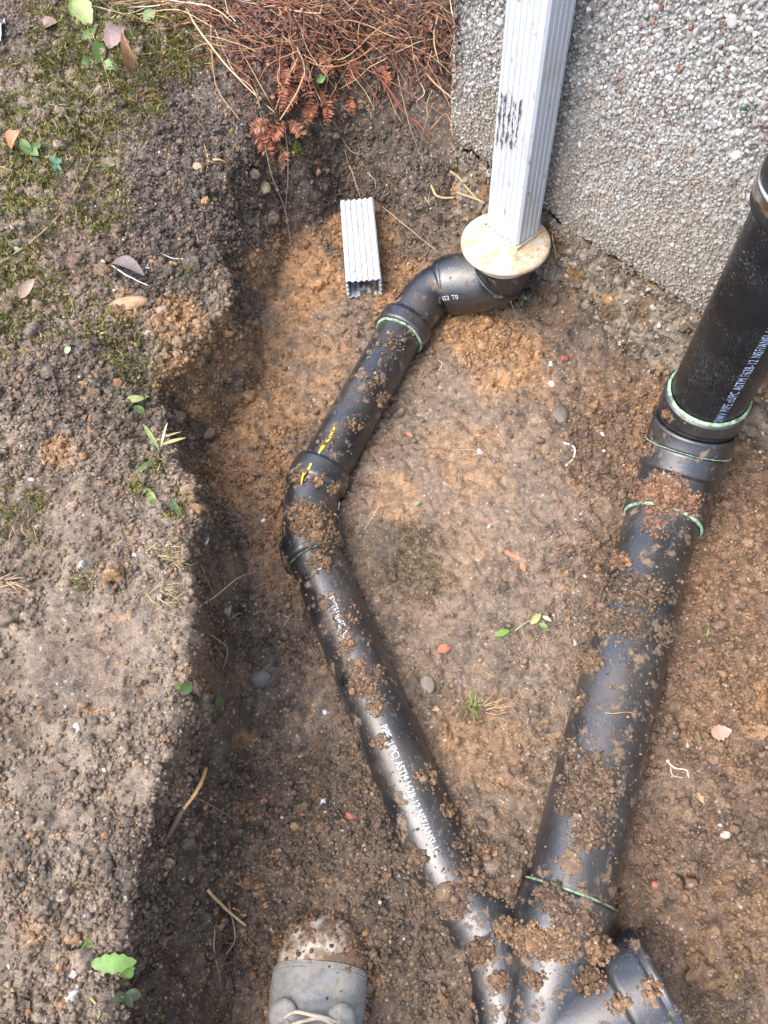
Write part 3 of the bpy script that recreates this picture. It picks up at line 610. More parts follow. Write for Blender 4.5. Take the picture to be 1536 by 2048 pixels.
# soil lying on the pipes
HEAP = [(622, 1045, 42, 420, .012, 1), (600, 1020, 25, 120, .006, 1), (650, 1075, 30, 160, .008, 1), (640, 1125, 26, 90, .004, 1), (652, 1210, 16, 60, .003, 0), (690, 1240, 40, 70, .002, 1), (690, 1290, 26, 50, .002, 1), (730, 1365, 36, 150, .004, 1), (715, 1330, 25, 60, .002, 1), (752, 1412, 22, 90, .003, 1), (760, 1480, 20, 50, .002, 1), (782, 690, 26, 50, .003, 1), (745, 765, 24, 50, .003, 1), (705, 850, 18, 40, .002, 1), (600, 955, 16, 60, .004, 1), (635, 962, 16, 60, .004, 1), (668, 975, 14, 50, .004, 1), (660, 880, 20, 40, .003, 1), (765, 800, 14, 60, .003, 1), (855, 1555, 26, 90, .005, 0), (940, 1680, 28, 260, .006, 0), (902, 1620, 18, 70, .004, 1), (965, 1745, 40, 500, .012, 0), (905, 1800, 34, 460, .014, 0), (855, 1800, 30, 260, .012, 0), (1000, 1770, 28, 300, .014, 0), (1010, 1860, 24, 220, .012, 1), (960, 1900, 26, 160, .008, 1), (1000, 1960, 20, 90, .004, 1), (830, 1720, 24, 200, .01, 0),
        (1330, 985, 42, 650, .016, 2), (1375, 1005, 28, 160, .008, 2), (1285, 985, 22, 150, .008, 2), (1310, 1050, 30, 70, .003, 2), (1240, 1120, 20, 110, .006, 2), (1250, 1180, 40, 300, .007, 0), (1300, 1190, 34, 160, .004, 0), (1205, 1240, 34, 300, .008, 0), (1260, 1250, 40, 200, .004, 0), (1180, 1320, 26, 200, .006, 0), (1330, 1270, 22, 120, .006, 0), (1160, 1400, 16, 90, .004, 0), (1140, 1500, 22, 120, .005, 0), (1180, 1560, 52, 620, .008, 0), (1150, 1600, 34, 260, .006, 0), (1180, 1660, 42, 330, .006, 0), (1210, 1600, 25, 120, .004, 0), (1100, 1790, 32, 260, .008, 0), (1130, 1830, 34, 260, .008, 0), (1170, 1850, 30, 160, .006, 0), (1060, 1880, 36, 360, .01, 1), (1120, 1890, 40, 300, .008, 1), (1200, 1900, 28, 240, .01, 1), (1180, 1960, 30, 160, .006, 1), (1070, 1960, 20, 70, .003, 1), (1240, 2010, 24, 80, .003, 1), (1300, 1975, 22, 40, .002, 1), (1290, 900, 16, 60, .005, 2), (1335, 830, 10, 40, .004, 2), (1262, 940, 12, 60, .006, 2), (1400, 1180, 12, 30, .003, 2)]
pos, sz, C = [], [], []
hc = [np.array([.125, .085, .055]), np.array([.20, .122, .064]), np.array([.19, .10, .055])]
for x, y, r, n, hh, kc in HEAP:
    n = int(n * 1.7); hh = hh * .55; ct = rng.uniform(.8, 1.2)
    ang = rng.random(n) * 2 * math.pi; rad = np.sqrt(rng.random(n)) * r * rng.uniform(.45, 1.25, n)
    for k in range(n):
        p, nn = hit(x + rad[k] * math.cos(ang[k]) * 1.05, y + rad[k] * math.sin(ang[k])); q = 1 - min(rad[k] / r, 1)
        rr_ = rng.lognormal(math.log(.00145), .5); pos.append(p + nn * rr_ * .4 + np.array([0, 0, rng.random() * hh * q])); sz.append(rr_)
        C.append((hc[kc] * .7 + hc[0] * .3) * rng.uniform(.5, 1.4) * ct)
for c0_, pr in ((LR, (.0, LR.s[-1])), (RR, (2.3, RR.s[-1]))):    # sparse grains along the top of both pipes
    for k in range(650):
        s = rng.uniform(LR.near(820, 640) if c0_ is LR else s2, pr[1]); c = c0_.at(s); r_ = (R3 if c0_ is LR else R4) + .0008; a = rng.normal(0, .5)
        t = c0_.at(s + .006) - c0_.at(s - .006); t /= np.linalg.norm(t); n = up - up.dot(t) * t; n /= np.linalg.norm(n); b = np.cross(t, n)
        pos.append(c + r_ * (math.cos(a) * n + math.sin(a) * b)); sz.append(rng.lognormal(math.log(.0011), .4)); C.append(hc[rng.integers(0, 3)] * rng.uniform(.7, 1.4))
pos, sz, C = np.array(pos), np.array(sz), np.array(C)
V, F, C = scatter([chip(1, 2, .65, .2) for _ in range(8)] + [lump(2, 1.5) for _ in range(6)], pos, sz[:, None] * rng.uniform(.75, 1.25, (len(sz), 3)), C)
tag(mk('spilled_soil', V, F, MS, None, C, False, own=False), kind='stuff')

# ------------------------------------------------------------------ moss
MB = [(130, 150, 80, 1), (250, 90, 110, .9), (350, 110, 70, 1), (320, 60, 80, .8), (290, 190, 60, .9), (180, 230, 70, .8), (90, 300, 80, .8), (60, 380, 80, .9), (190, 330, 60, .9), (200, 420, 60, 1), (215, 380, 40, 1), (150, 270, 70, .9), (60, 600, 90, .9), (30, 520, 60, .6), (180, 620, 60, .9), (230, 690, 60, 1), (270, 740, 38, 1), (190, 660, 50, .9), (100, 640, 60, .7), (340, 690, 26, .8), (370, 540, 26, .8), (240, 800, 30, .5), (20, 230, 50, .4), (150, 20, 90, .7), (260, 270, 30, .7), (330, 600, 20, .6), (310, 940, 26, .7), (350, 1010, 30, .6), (40, 1020, 70, .45), (280, 970, 26, .5), (585, 300, 18, 1), (170, 1160, 30, .5), (0, 680, 50, .6), (110, 80, 60, .7), (20, 120, 40, .3)]
MD = [(820, 1120, 78, .95), (860, 1160, 50, .9), (880, 1375, 24, .8), (945, 1430, 30, .9), (1440, 1990, 75, .6), (760, 1170, 40, .5), (700, 1745, 18, .6), (1290, 1135, 10, .5)]
mb = blob(MB, jit=(nA - .5) * 1.4); md = blob(MD, jit=(nA - .5) * 1.2)
mw = (mb * sstep(.36, .62, nB + .06) * (.25 + 1.5 * sstep(.42, .6, nD)) + md * .4 * sstep(.36, .6, nB + .05)) * area.ravel() * (D > -5); ok = (px > -100) & (px < 1650) & (py > -150) & (py < 2200); mw *= ok; mw /= mw.sum()
nM = 120000; i = rng.choice(len(G), nM, p=mw); base = G[i] + rng.uniform(-.0013, .0013, (nM, 3)) * [1, 1, 0]
dr = rng.standard_normal((nM, 3)) * .75 + NRM[i] * 1.1; dr /= np.linalg.norm(dr, axis=1)[:, None]; Ln = rng.lognormal(math.log(.0060), .38, nM)[:, None] * (.7 + .6 * nC[i][:, None]) * np.where(md[i] > mb[i], .7, 1)[:, None]
sd_ = np.cross(dr, rng.standard_normal((nM, 3))); sd_ /= np.linalg.norm(sd_, axis=1)[:, None]; wd = Ln * .085
bend = rng.standard_normal((nM, 3)) * .2; mid = base + dr * Ln * .55; tip = base + (dr + bend) * Ln + np.array([0, 0, -1]) * Ln * .12
V = np.stack([base - sd_ * wd * .6, base + sd_ * wd * .6, mid + sd_ * wd, mid - sd_ * wd, tip + sd_ * wd * .15, tip - sd_ * wd * .15], 1).reshape(-1, 3)
F = (np.array([[0, 1, 2, 3], [3, 2, 4, 5]])[None] + (np.arange(nM) * 6)[:, None, None]).reshape(-1, 4)
pal = np.array([[.11, .135, .03], [.19, .205, .05], [.055, .07, .022], [.30, .29, .08], [.34, .28, .12], [.09, .07, .035]]); cw = rng.choice(6, nM, p=[.3, .24, .18, .1, .08, .1])
C = pal[cw] * rng.uniform(.7, 1.4, (nM, 1)) * (.45 + .95 * nA[i])[:, None] * np.array([1.02, .93, .95]); dk = (md[i] > mb[i]); C[dk] = C[dk] * .25 + np.array([.085, .066, .038]) * .75 * rng.uniform(.6, 1.3, (dk.sum(), 1))
tag(mk('moss', V, F, M_MOSS, None, np.repeat(C, 6, 0), True, own=False), kind='stuff')

# ------------------------------------------------------------------ stems, roots, twigs
def onsurf(pts, lift):
    out = []; n = len(pts)
    for k, q in enumerate(pts):
        p, nn = hit(q[0], q[1]); l = q[2] if len(q) > 2 else (lift if 0 < k < n - 1 else lift * .4)
        d = CAMP - p; d /= np.linalg.norm(d); out.append(p + (nn * .5 + d * .5) * l)
    return np.array(out)
def strand(pts, r, lift=.003, taper=.5, seg=6, n=7, wob=.0012):
    w_ = smoothpath(onsurf(pts, lift), n); w_ = w_ + (np.stack([fbm(w_, .02, 2, 200 + k) for k in range(3)], 1) - .5) * wob * 2
    return tube(w_, r * np.linspace(1, taper, len(w_)) * (1 + .18 * (fbm(w_, .006, 2, 300) - .5)), seg)
def colr(V, c, j=.2): return np.asarray(c)[None] * (1 + j * (fbm(V, .015, 3, 401)[:, None] - .5) * 2)
STRAW, ORB, REDBR, WOOD, PALE, GREY = (.46, .33, .18), (.33, .17, .08), (.17, .06, .035), (.25, .17, .1), (.62, .53, .38), (.2, .16, .12)
def thing_strand(name, label, cat, pts, r, c, group=None, branches=(), **k):
    parts = [strand(pts, r, **k)] + [strand(b, r * .5, **k) for b in branches]; V, F = join(parts)
    return tag(mk(name, V, F, M_DRY, None, colr(V, c)), label, cat, group)
thing_strand('long_root', 'long thin brown woody root crossing the moss at the left edge of the bank', 'root', [(-20, 540), (60, 490), (112, 440), (150, 385), (178, 335), (197, 285), (212, 232)], .0022, WOOD, lift=.006, branches=[[(197, 285), (180, 262), (150, 240)], [(160, 375), (150, 350), (158, 310)]])
thing_strand('dry_stem', 'reddish straw stem lying across the green weeds near the top left', 'stem', [(163, -10), (188, 75), (208, 125), (222, 188)], .0016, (.42, .24, .13), lift=.012)
thing_strand('twig', 'snapped pale twig with dark lower half leaning on the lower left bank', 'twig', [(403, 1543, .012), (385, 1580, .012), (360, 1618, .008)], .0028, (.5, .3, .14), taper=.9)
thing_strand('twig', 'dark muddy stick continuing below the snapped pale twig', 'twig', [(362, 1616, .006), (345, 1650, .005), (322, 1692, .002)], .0042, (.12, .09, .07), taper=.8)
thing_strand('twig', 'straight pale brown twig poking into the trench beside the boot', 'twig', [(410, 1778, .01), (450, 1812, .02), (497, 1850, .014)], .0022, (.4, .26, .15), taper=.8, branches=[[(455, 1816, .02), (470, 1812, .022)], [(484, 1838, .015), (496, 1838, .017)]])
thing_strand('root', 'thin dark root crossing the snapped pale twig on the bank', 'root', [(340, 1570), (400, 1600), (445, 1625), (482, 1655)], .0013, (.2, .14, .09), lift=.006, branches=[[(455, 1630), (445, 1650), (432, 1670)], [(410, 1605), (404, 1640)]])
thing_strand('dry_stem', 'single straw coloured grass stem arching over the trench edge at the middle left', 'stem', [(395, 1215), (425, 1182, .02), (460, 1160, .03), (498, 1148, .03)], .0011, STRAW)
thing_strand('root', 'thin brown root draped over the middle of the wide right pipe', 'root', [(1152, 1418), (1220, 1427), (1260, 1425), (1302, 1442)], .0011, (.3, .2, .1), lift=.0015)
thing_strand('root', 'dark forked root draped over the wide right pipe above its middle', 'root', [(1205, 1165), (1255, 1180), (1300, 1200), (1350, 1262)], .0013, (.18, .11, .06), lift=.0025, branches=[[(1290, 1195), (1330, 1200), (1362, 1188)], [(1305, 1205), (1290, 1230), (1280, 1240)]])
thing_strand('white_root', 'kinked white root on the soil left of the right pipe coupling', 'root', [(1128, 886), (1148, 896), (1146, 918), (1130, 932)], .0022, (.62, .57, .48), lift=.004)
thing_strand('white_root', 'thin white forked root on the crumbly soil right of the wide pipe', 'root', [(1335, 1523), (1350, 1536), (1372, 1540), (1378, 1555)], .0012, (.65, .6, .5), lift=.003, branches=[[(1340, 1528), (1345, 1550), (1365, 1555)]])
thing_strand('white_root', 'small pale root on the soil between the two lines near the upper right', 'root', [(878, 722), (884, 728), (873, 750)], .0009, (.6, .52, .38), lift=.003, branches=[[(884, 728), (893, 724)]])
for q, l in (([(862, 371), (874, 389), (890, 394), (909, 394)], 'short thick pale rhizome, left of the three by the downspout foot'), ([(902, 379), (925, 386), (945, 395), (971, 406)], 'thick pale jointed rhizome, lowest of the three by the downspout foot'), ([(900, 342), (920, 355), (935, 370), (955, 398)], 'thick pale rhizome with a leaf bud, topmost of the three by the downspout foot')):
    thing_strand('rhizome', l, 'rhizome', q, .0029, (.36, .26, .14), 'rhizomes by the downspout foot', lift=.008, taper=.7)
thing_strand('root', 'single straight thin root slanting from the dark bank down to the upper left pipe', 'root', [(766, 412, .01), (815, 455, .02), (876, 505, .01)], .0011, (.4, .28, .17))
thing_strand('root', 'pale branching root on the dark slope left of the dried ferns', 'root', [(402, 258), (408, 290), (415, 320), (412, 345)], .0013, (.48, .34, .2), lift=.006, branches=[[(404, 300), (390, 315), (395, 330)], [(412, 320), (430, 328), (448, 326)], [(410, 345), (416, 360)], [(408, 300), (420, 305), (436, 298)]])
thing_strand('stub_root', 'short fat orange root stub on the dark slope', 'root', [(422, 322), (436, 321), (452, 325)], .003, (.5, .3, .14), lift=.006)
thing_strand('root', 'wiry dark rootlets sprouting from the corner of the orange spit', 'root', [(555, 590), (575, 583), (598, 585)], .0011, (.3, .22, .14), lift=.01, branches=[[(570, 583), (560, 560)], [(580, 584), (590, 570)], [(575, 584), (565, 600)], [(560, 588), (592, 592)]])
ROOTS = [[(520, 420), (505, 455)], [(390, 455), (400, 495)], [(670, 290), (640, 250), (632, 205)], [(700, 330), (715, 370), (722, 395)], [(690, 300), (705, 340), (745, 365)], [(720, 300), (712, 330), (700, 350), (690, 380)], [(735, 345), (750, 360), (752, 375)], [(680, 270), (700, 300), (730, 310)], [(655, 200), (665, 240), (690, 290)], [(850, 395), (862, 412)], [(720, 200), (735, 215), (745, 240)], [(440, 1250), (470, 1230), (500, 1222)], [(420, 1270), (450, 1300), (445, 1340)], [(400, 1130), (430, 1200)], [(455, 1800), (470, 1870), (450, 1910)], [(430, 1850), (425, 1900), (440, 1960)], [(1265, 640), (1250, 600)], [(1035, 640), (1020, 600)], [(330, 370), (320, 400)], [(545, 180), (535, 215)], [(760, 1010), (730, 1060)], [(740, 900), (765, 935)], [(905, 900), (960, 905), (985, 930)], [(1090, 1330), (1105, 1345)], [(505, 1230), (540, 1215)], [(500, 1180), (560, 1150)], [(1105, 470), (1115, 520), (1105, 560)], [(1120, 500), (1140, 540)], [(560, 1230), (590, 1240)], [(1180, 1010), (1200, 990)]]
for q in ROOTS:
    c = random.choice([(.36, .26, .16), (.28, .2, .13), (.5, .4, .26)]); br = []
    a, b = np.array(q[0]), np.array(q[-1])
    for _ in range(2): m0 = a + (b - a) * rng.uniform(.2, .8); br.append([tuple(m0), tuple(m0 + rng.normal(0, 16, 2))])
    thing_strand('rootlet', 'fine pale rootlet sticking out of the cut soil', 'root', q, .0009, c, 'fine rootlets in the cut soil', branches=br, lift=.007)
STEMS = [([(425, -10), (424, 90), (440, 185), (482, 240)], ORB, .0016), ([(375, 20), (400, 62), (460, 150), (548, 228)], STRAW, .0024), ([(460, 60), (482, 110), (530, 190), (548, 218)], ORB, .0013), ([(645, 15), (602, 150), (556, 242)], STRAW, .0022), ([(668, -10), (592, 130), (546, 228)], (.5, .3, .15), .002), ([(582, -10), (562, 120), (558, 232)], ORB, .0016), ([(566, 250), (569, 340), (567, 432)], GREY, .001), ([(518, 180), (540, 330), (560, 425), (583, 508)], GREY, .0011), ([(430, 60), (470, 150), (520, 190), (546, 330)], (.4, .32, .22), .001), ([(788, 130), (822, 240), (853, 338)], GREY, .0013), ([(762, 150), (800, 212), (838, 250), (870, 290)], REDBR, .0022), ([(830, 112), (862, 160), (908, 196)], (.4, .24, .15), .0024), ([(848, 118), (880, 170), (900, 215)], ORB, .0016), ([(740, 130), (790, 190), (850, 275)], REDBR, .0017), ([(500, 5), (620, 32), (700, 20)], STRAW, .0015), ([(600, 62), (700, 48), (800, 78), (862, 66)], ORB, .0015), ([(886, 10), (872, 80), (882, 150)], (.42, .3, .18), .0018), ([(560, 30), (660, 120), (760, 60), (850, 10)], STRAW, .0011), ([(520, 70), (640, 130), (740, 110), (800, 40)], ORB, .0012), ([(690, 130), (760, 150), (900, 240), (915, 280)], REDBR, .0015), ([(860, 260), (895, 230), (912, 262), (905, 300)], ORB, .0013), ([(250, 12), (330, 4), (400, 18), (440, 10)], STRAW, .0016), ([(240, 22), (330, 20), (410, 6)], PALE, .0014), ([(270, 30), (360, 34), (430, 60)], STRAW, .0013), ([(260, -2), (350, 12), (430, 30), (480, 60)], PALE, .0012), ([(655, -5), (715, 8), (680, 40)], PALE, .0012), ([(870, 205), (850, 260), (842, 300)], GREY, .001), ([(325, 60), (400, 50), (430, 65)], STRAW, .001)]
for q, c, r in STEMS:
    thing_strand('dry_stem', 'dead straw or red brown stem trailing over the top of the bank', 'stem', q, r, c, 'dead stems trailing over the top bank', lift=rng.uniform(.012, .03), taper=.6, n=9)
# tangled mat of dead grass
parts, cols = [], []
for k in range(400):
    if k < 280: x, y = rng.uniform(430, 925), rng.uniform(-60, 125) ; ln = rng.uniform(50, 190); a = rng.normal(.15, .55)
    elif k < 345: x, y = rng.uniform(250, 520), rng.uniform(-40, 60); ln = rng.uniform(50, 150); a = rng.normal(.05, .35)
    else: x, y = rng.uniform(520, 900), rng.uniform(60, 200); ln = rng.uniform(40, 120); a = rng.normal(1.35, .4)
    if rng.random() < .5: a += math.pi
    pts = []; ca = a; qx, qy = x, y
    for j in range(4):
        pts.append((qx, qy, rng.uniform(.003, .035))); qx += math.cos(ca) * ln / 3; qy += math.sin(ca) * ln / 3; ca += rng.normal(0, .35)
        qx = min(qx, 915)
    if max(q[1] for q in pts) > 290: continue
    v, f = strand(pts, rng.uniform(.0005, .0013), seg=4, n=5); c = [STRAW, ORB, (.28, .12, .06), REDBR, (.36, .22, .12), PALE][rng.choice(6, p=[.09, .18, .27, .32, .12, .02])]
    parts.append((v, f)); cols.append(np.tile(np.array(c) * rng.uniform(.6, 1.2), (len(v), 1)))
V, F = join(parts); tag(mk('dead_grass', V, F, M_DRY, None, np.vstack(cols), own=False), kind='stuff')
# leaf litter: small curled dead leaflets
def leaf_mesh(c, n_, d, L, W, curl=.25, fold=.3, k=6, lobes=0):
    n_ = n_ / np.linalg.norm(n_); d = d - d.dot(n_) * n_; d /= np.linalg.norm(d); s = np.cross(n_, d); V = []; F = []
    for j in range(k + 1):
        t = j / k; w_ = W * math.sin(math.pi * min(1, t * .92 + .06)) ** .8 * (1 + lobes * (.45 if j % 2 else -.35)); m_p = c + d * L * t + n_ * (curl * L * math.sin(t * 2.4) * .5)
        V += [m_p - s * w_ + n_ * fold * w_, m_p, m_p + s * w_ + n_ * fold * w_]
        if j: F += [(3 * j - 3, 3 * j - 2, 3 * j + 1, 3 * j), (3 * j - 2, 3 * j - 1, 3 * j + 2, 3 * j + 1)]
    return np.array(V), F
parts, cols = [], []
for k in range(3600):
    x, y = (rng.uniform(420, 925), rng.triangular(-60, 60, 230)) if k < 3100 else (rng.normal(590, 55), rng.normal(200, 70))
    if x < 460 and y > 60: continue
    p, nn = hit(x, y); nn = nn + rng.normal(0, .6, 3); v, f = leaf_mesh(p + np.array([0, 0, rng.uniform(.001, .016)]), nn, rng.standard_normal(3), rng.uniform(.006, .016), rng.uniform(.0015, .004), rng.normal(0, .5), rng.uniform(-.5, .8), 3)
    parts.append((v, f)); c = [(.11, .042, .026), (.2, .08, .045), (.055, .03, .022), (.3, .15, .08)][rng.choice(4, p=[.36, .12, .46, .06])]; cols.append(np.tile(np.array(c) * rng.uniform(.6, 1.3), (len(v), 1)))
V, F = join(parts); tag(mk('leaf_litter', V, F, M_DRY, None, np.vstack(cols), own=False), kind='stuff')
# dried fern fronds
def frond(bx, by, tx_, ty_, wpx, c, lift):
    path = smoothpath(onsurf([(bx, by, .004), ((bx + tx_) / 2 + rng.normal(0, 6), (by + ty_) / 2, lift), (tx_, ty_, lift * .6)], lift), 9); L = np.linalg.norm(np.diff(path, axis=0), axis=1).sum(); parts = [tube(path, np.linspace(.0011, .0005, len(path)), 5)]
    d = CAMP - path[len(path) // 2]; d /= np.linalg.norm(d); n = 16
    for j in range(1, n + 1):
        t = j / (n + 1); i = int(t * (len(path) - 1)); tg = path[min(i + 1, len(path) - 1)] - path[max(i - 1, 0)]; tg /= np.linalg.norm(tg); s = np.cross(d, tg); s /= np.linalg.norm(s)
        wl = wpx / 1150 * math.sin(math.pi * (.18 + .8 * t)) * rng.uniform(.8, 1.2)
        for sg in (-1, 1): parts.append(leaf_mesh(path[i], d + rng.normal(0, .35, 3), s * sg + tg * .35 + d * rng.normal(.1, .25), wl, wl * .14, rng.normal(.3, .5), rng.uniform(-.3, .8), 7, .6))
    V, F = join(parts); return mk('dried_fern_frond', V, F, M_DRY, None, colr(V, c, .45))
for q in [(565, 120, 562, 212, 20), (590, 105, 622, 225, 22), (500, 255, 548, 335, 20), (642, 175, 655, 262, 17), (562, 238, 518, 298, 22), (515, 268, 562, 300, 18), (612, 118, 598, 192, 20), (602, 168, 566, 232, 20), (478, 118, 492, 168, 10), (630, 195, 612, 255, 18), (550, 290, 562, 345, 16), (700, 190, 712, 240, 14), (762, 130, 775, 180, 13), (575, 240, 600, 282, 16), (640, 100, 668, 160, 18), (720, 120, 690, 175, 15), (540, 250, 500, 262, 18)]:
    c = [(.26, .095, .05), (.2, .07, .04), (.32, .15, .08)][rng.integers(0, 3)]; tag(frond(*q, c, .016), 'dried red brown fern frond curled on the dark bank', 'fern frond', 'dried fern fronds on the bank')

# ------------------------------------------------------------------ green weeds
GR, DG, YG = (.12, .21, .045), (.06, .11, .03), (.24, .30, .085)
def weed(label, leaves, stems=(), name='weed', cat='weed'):
    parts, cols = [], []
    for lf in leaves:
        x, y, x2, y2, wd_, c = lf[:6]; a, na = hit(x, y); b = P(x2, y2, a[2]); dcam = CAMP - a; dcam /= np.linalg.norm(dcam); up_ = na * .6 + dcam * .6
        v, f = leaf_mesh(a + up_ * .006, up_ + rng.normal(0, .12, 3), (b - a) + up_ * .004, np.linalg.norm(b - a), wd_ * np.linalg.norm(b - a), .15, .25, 10, lf[6] if len(lf) > 6 else 0); parts.append((v, f)); cols.append(colr(v, np.array(c) * .78, .3))
    for q in stems: v, f = strand(q, .0011, lift=.005, n=6); parts.append((v, f)); cols.append(np.tile((.3, .36, .15), (len(v), 1)))
    V, F = join(parts); o = mk(name, V, F, M_LEAF, None, np.vstack(cols)); return tag(o, label, cat)
weed('pale green weed with three upright leaves between the mosses at the top left', [(146, 32, 163, 10, .28, YG), (182, 55, 176, 20, .3, YG, .2), (192, 62, 166, 78, .25, GR), (150, 45, 182, 54, .2, YG, .3)], [[(185, 75), (188, 110)]])
weed('small weed with round pale leaves under the reddish stem', [(184, 120, 163, 125, .4, GR), (192, 128, 190, 100, .3, GR), (208, 132, 235, 134, .38, GR)])
weed('single broad green leaf by the dead grass at the top', [(292, 48, 314, 34, .42, GR)])
weed('low green weed beside the orange leaf at the left edge', [(62, 305, 80, 290, .3, GR, .3), (60, 310, 50, 292, .3, GR), (66, 316, 74, 330, .3, DG), (58, 300, 78, 312, .3, GR)])
weed('little lobed green seedling right of the orange leaf', [(112, 330, 122, 322, .4, (.14, .3, .16), .3), (112, 330, 102, 324, .4, (.14, .3, .16), .3), (112, 330, 116, 342, .4, (.14, .3, .16), .3)])
weed('tiny two leaved green sprout below the long root', [(45, 508, 58, 517, .35, GR), (44, 506, 34, 500, .3, GR)])
weed('pointed pale leaf pair on the crumbly soil below the moss', [(252, 803, 288, 797, .22, YG), (270, 815, 288, 826, .38, GR), (285, 800, 298, 795, .2, GR)])
weed('yellow green split seedling on the bank edge beside the orange spit', [(325, 892, 375, 878, .07, YG), (318, 900, 292, 860, .08, YG), (325, 895, 345, 855, .05, (.5, .42, .2)), (300, 890, 360, 858, .04, (.5, .4, .2))])
weed('bright narrow leaf lying on the bank below the split seedling', [(293, 980, 312, 1012, .16, YG), (304, 1000, 312, 1016, .35, GR)])
weed('dark green narrow leaf curling down at the trench edge right of the bright narrow leaf', [(345, 1000, 368, 1040, .1, DG)])
weed('dull green narrow leaf left of the bank edge above the bright narrow leaf', [(270, 950, 308, 922, .1, DG)])
weed('single small bright leaf on the fern stems above the cavity', [(632, 160, 650, 152, .35, (.14, .28, .05))])
weed('pale sprout with white stem on the packed soil between the pipes', [(1062, 1250, 1082, 1232, .25, YG, .3), (1078, 1248, 1095, 1255, .3, GR, .3), (1085, 1235, 1102, 1245, .2, (.6, .58, .45))], [[(1030, 1262), (1052, 1245), (1075, 1240)], [(1085, 1240), (1092, 1252), (1098, 1262)]])
weed('feathery bright green leaf tip lying left of the pale sprout', [(1018, 1263, 988, 1273, .2, (.16, .3, .05), .5)])
weed('green dandelion leaf half tucked under the bank edge at the middle left', [(360, 1390, 382, 1368, .4, DG, .3), (350, 1382, 366, 1372, .3, GR)])
weed('toothed dull green leaf hanging on the trench face', [(388, 1418, 362, 1410, .35, DG, .3), (425, 1412, 450, 1398, .4, DG, .3)], [[(390, 1415), (428, 1408)]])
weed('large bright green toothed leaf crumpled at the bottom left', [(185, 1925, 270, 1925, .2, (.13, .26, .04), .35), (240, 1925, 262, 1952, .4, (.14, .28, .05), .5), (160, 1900, 200, 1862, .16, (.18, .28, .06), .3), (155, 1903, 203, 1896, .14, (.2, .26, .07)), (240, 1950, 245, 1972, .35, (.12, .25, .05), .4)])
weed('dull grey green leaf rosette below the large toothed leaf', [(243, 1992, 212, 2006, .3, (.12, .16, .09)), (243, 1992, 238, 2018, .35, (.12, .16, .09)), (243, 1992, 280, 1988, .3, (.13, .17, .1)), (243, 1992, 262, 2012, .35, (.1, .14, .08))])
thing_strand('stem', 'curved yellow green stem beside the dull leaf rosette at the bottom left', 'stem', [(183, 1995), (200, 2020), (190, 2048)], .0014, (.25, .27, .1), lift=.005)
weed('tiny green seedling on the soil under the cream adapter', [(1042, 600, 1033, 594, .3, GR), (1042, 600, 1052, 597, .3, GR), (1042, 600, 1046, 611, .3, GR)], [[(1038, 616), (1042, 602)]])
weed('small round mint green leaf on the soil beside the left moss', [(134, 708, 150, 702, .45, (.25, .42, .18))])
weed('thin bright grass blade in the crumbly soil right of the wide pipe', [(1394, 1465, 1400, 1490, .08, (.12, .25, .04))])
weed('small yellow green blade in the crumbly soil beside the middle of the wide pipe', [(1408, 1275, 1412, 1258, .12, YG)])
weed('tiny green leaf below the narrow pipe joint on packed soil', [(830, 1012, 842, 1008, .35, GR), (1270, 1, 1271, 0, .01, GR)][:1])
# grass tufts
def tuft(label, x, y, n, spread, ln, cols_, ang=None, sa=.6):
    parts, cl = [], []
    for _ in range(n):
        a = (rng.random() * 2 * math.pi if ang is None else ang + rng.normal(0, sa)); l = ln * rng.uniform(.5, 1.2); x0, y0 = x + rng.normal(0, spread), y + rng.normal(0, spread * .7)
        v, f = strand([(x0, y0, .001), (x0 + math.cos(a) * l * .5, y0 + math.sin(a) * l * .5, rng.uniform(.004, .014)), (x0 + math.cos(a) * l, y0 + math.sin(a) * l, rng.uniform(.002, .012))], rng.uniform(.0004, .0009), seg=4, n=4, taper=.3)
        parts.append((v, f)); cl.append(np.tile(np.array(cols_[rng.integers(0, len(cols_))]) * rng.uniform(.7, 1.3), (len(v), 1)))
    V, F = join(parts); tag(mk('grass_tuft', V, F, M_DRY, None, np.vstack(cl)), label, 'grass tuft')
tuft('straw coloured grass tuft on the trench edge, upper of the row', 345, 1110, 26, 18, 42, [STRAW, (.4, .36, .12), (.3, .2, .1)], 0, .7)
tuft('thin dry grass tuft on the trench edge beside the arching stem', 330, 1190, 20, 20, 46, [STRAW, (.35, .3, .15)], .1, .6)
tuft('dark fibrous root tuft hanging over the trench edge', 425, 1235, 34, 14, 40, [(.1, .07, .05), (.2, .15, .1)], .5, .9)
tuft('green and straw grass tuft on the packed soil between the pipes', 945, 1412, 26, 8, 34, [STRAW, (.25, .33, .1), (.1, .14, .05)], None)
tuft('flattened straw bundle pointing right from the green tuft', 985, 1415, 16, 10, 44, [(.45, .27, .15), STRAW], -.3, .4)
tuft('limp dry grass tuft at the far left middle of the bank', 50, 1030, 30, 26, 46, [STRAW, (.3, .26, .14), (.12, .1, .06)], 1.6, .8)
tuft('short green and brown tuft beside the yellow green seedling', 320, 925, 28, 14, 26, [(.2, .22, .08), STRAW, (.12, .1, .05)], None)
tuft('sprawling yellow grass tuft in the left moss', 20, 345, 40, 18, 34, [(.5, .42, .2), (.35, .33, .12)], None)
tuft('long pale grass blades lying over the moss above the long root', 110, 232, 18, 30, 60, [(.35, .4, .18), (.45, .38, .2)], .1, .5)
tuft('dry grass wisps on the pale mud at the left edge', 20, 1165, 14, 16, 46, [STRAW, (.4, .34, .22)], .2, .5)
tuft('brown moss stalk tuft overhanging the dark slope at the upper left', 300, 190, 40, 16, 30, [(.3, .16, .06), (.2, .12, .05), (.2, .2, .06)], .5, .7)
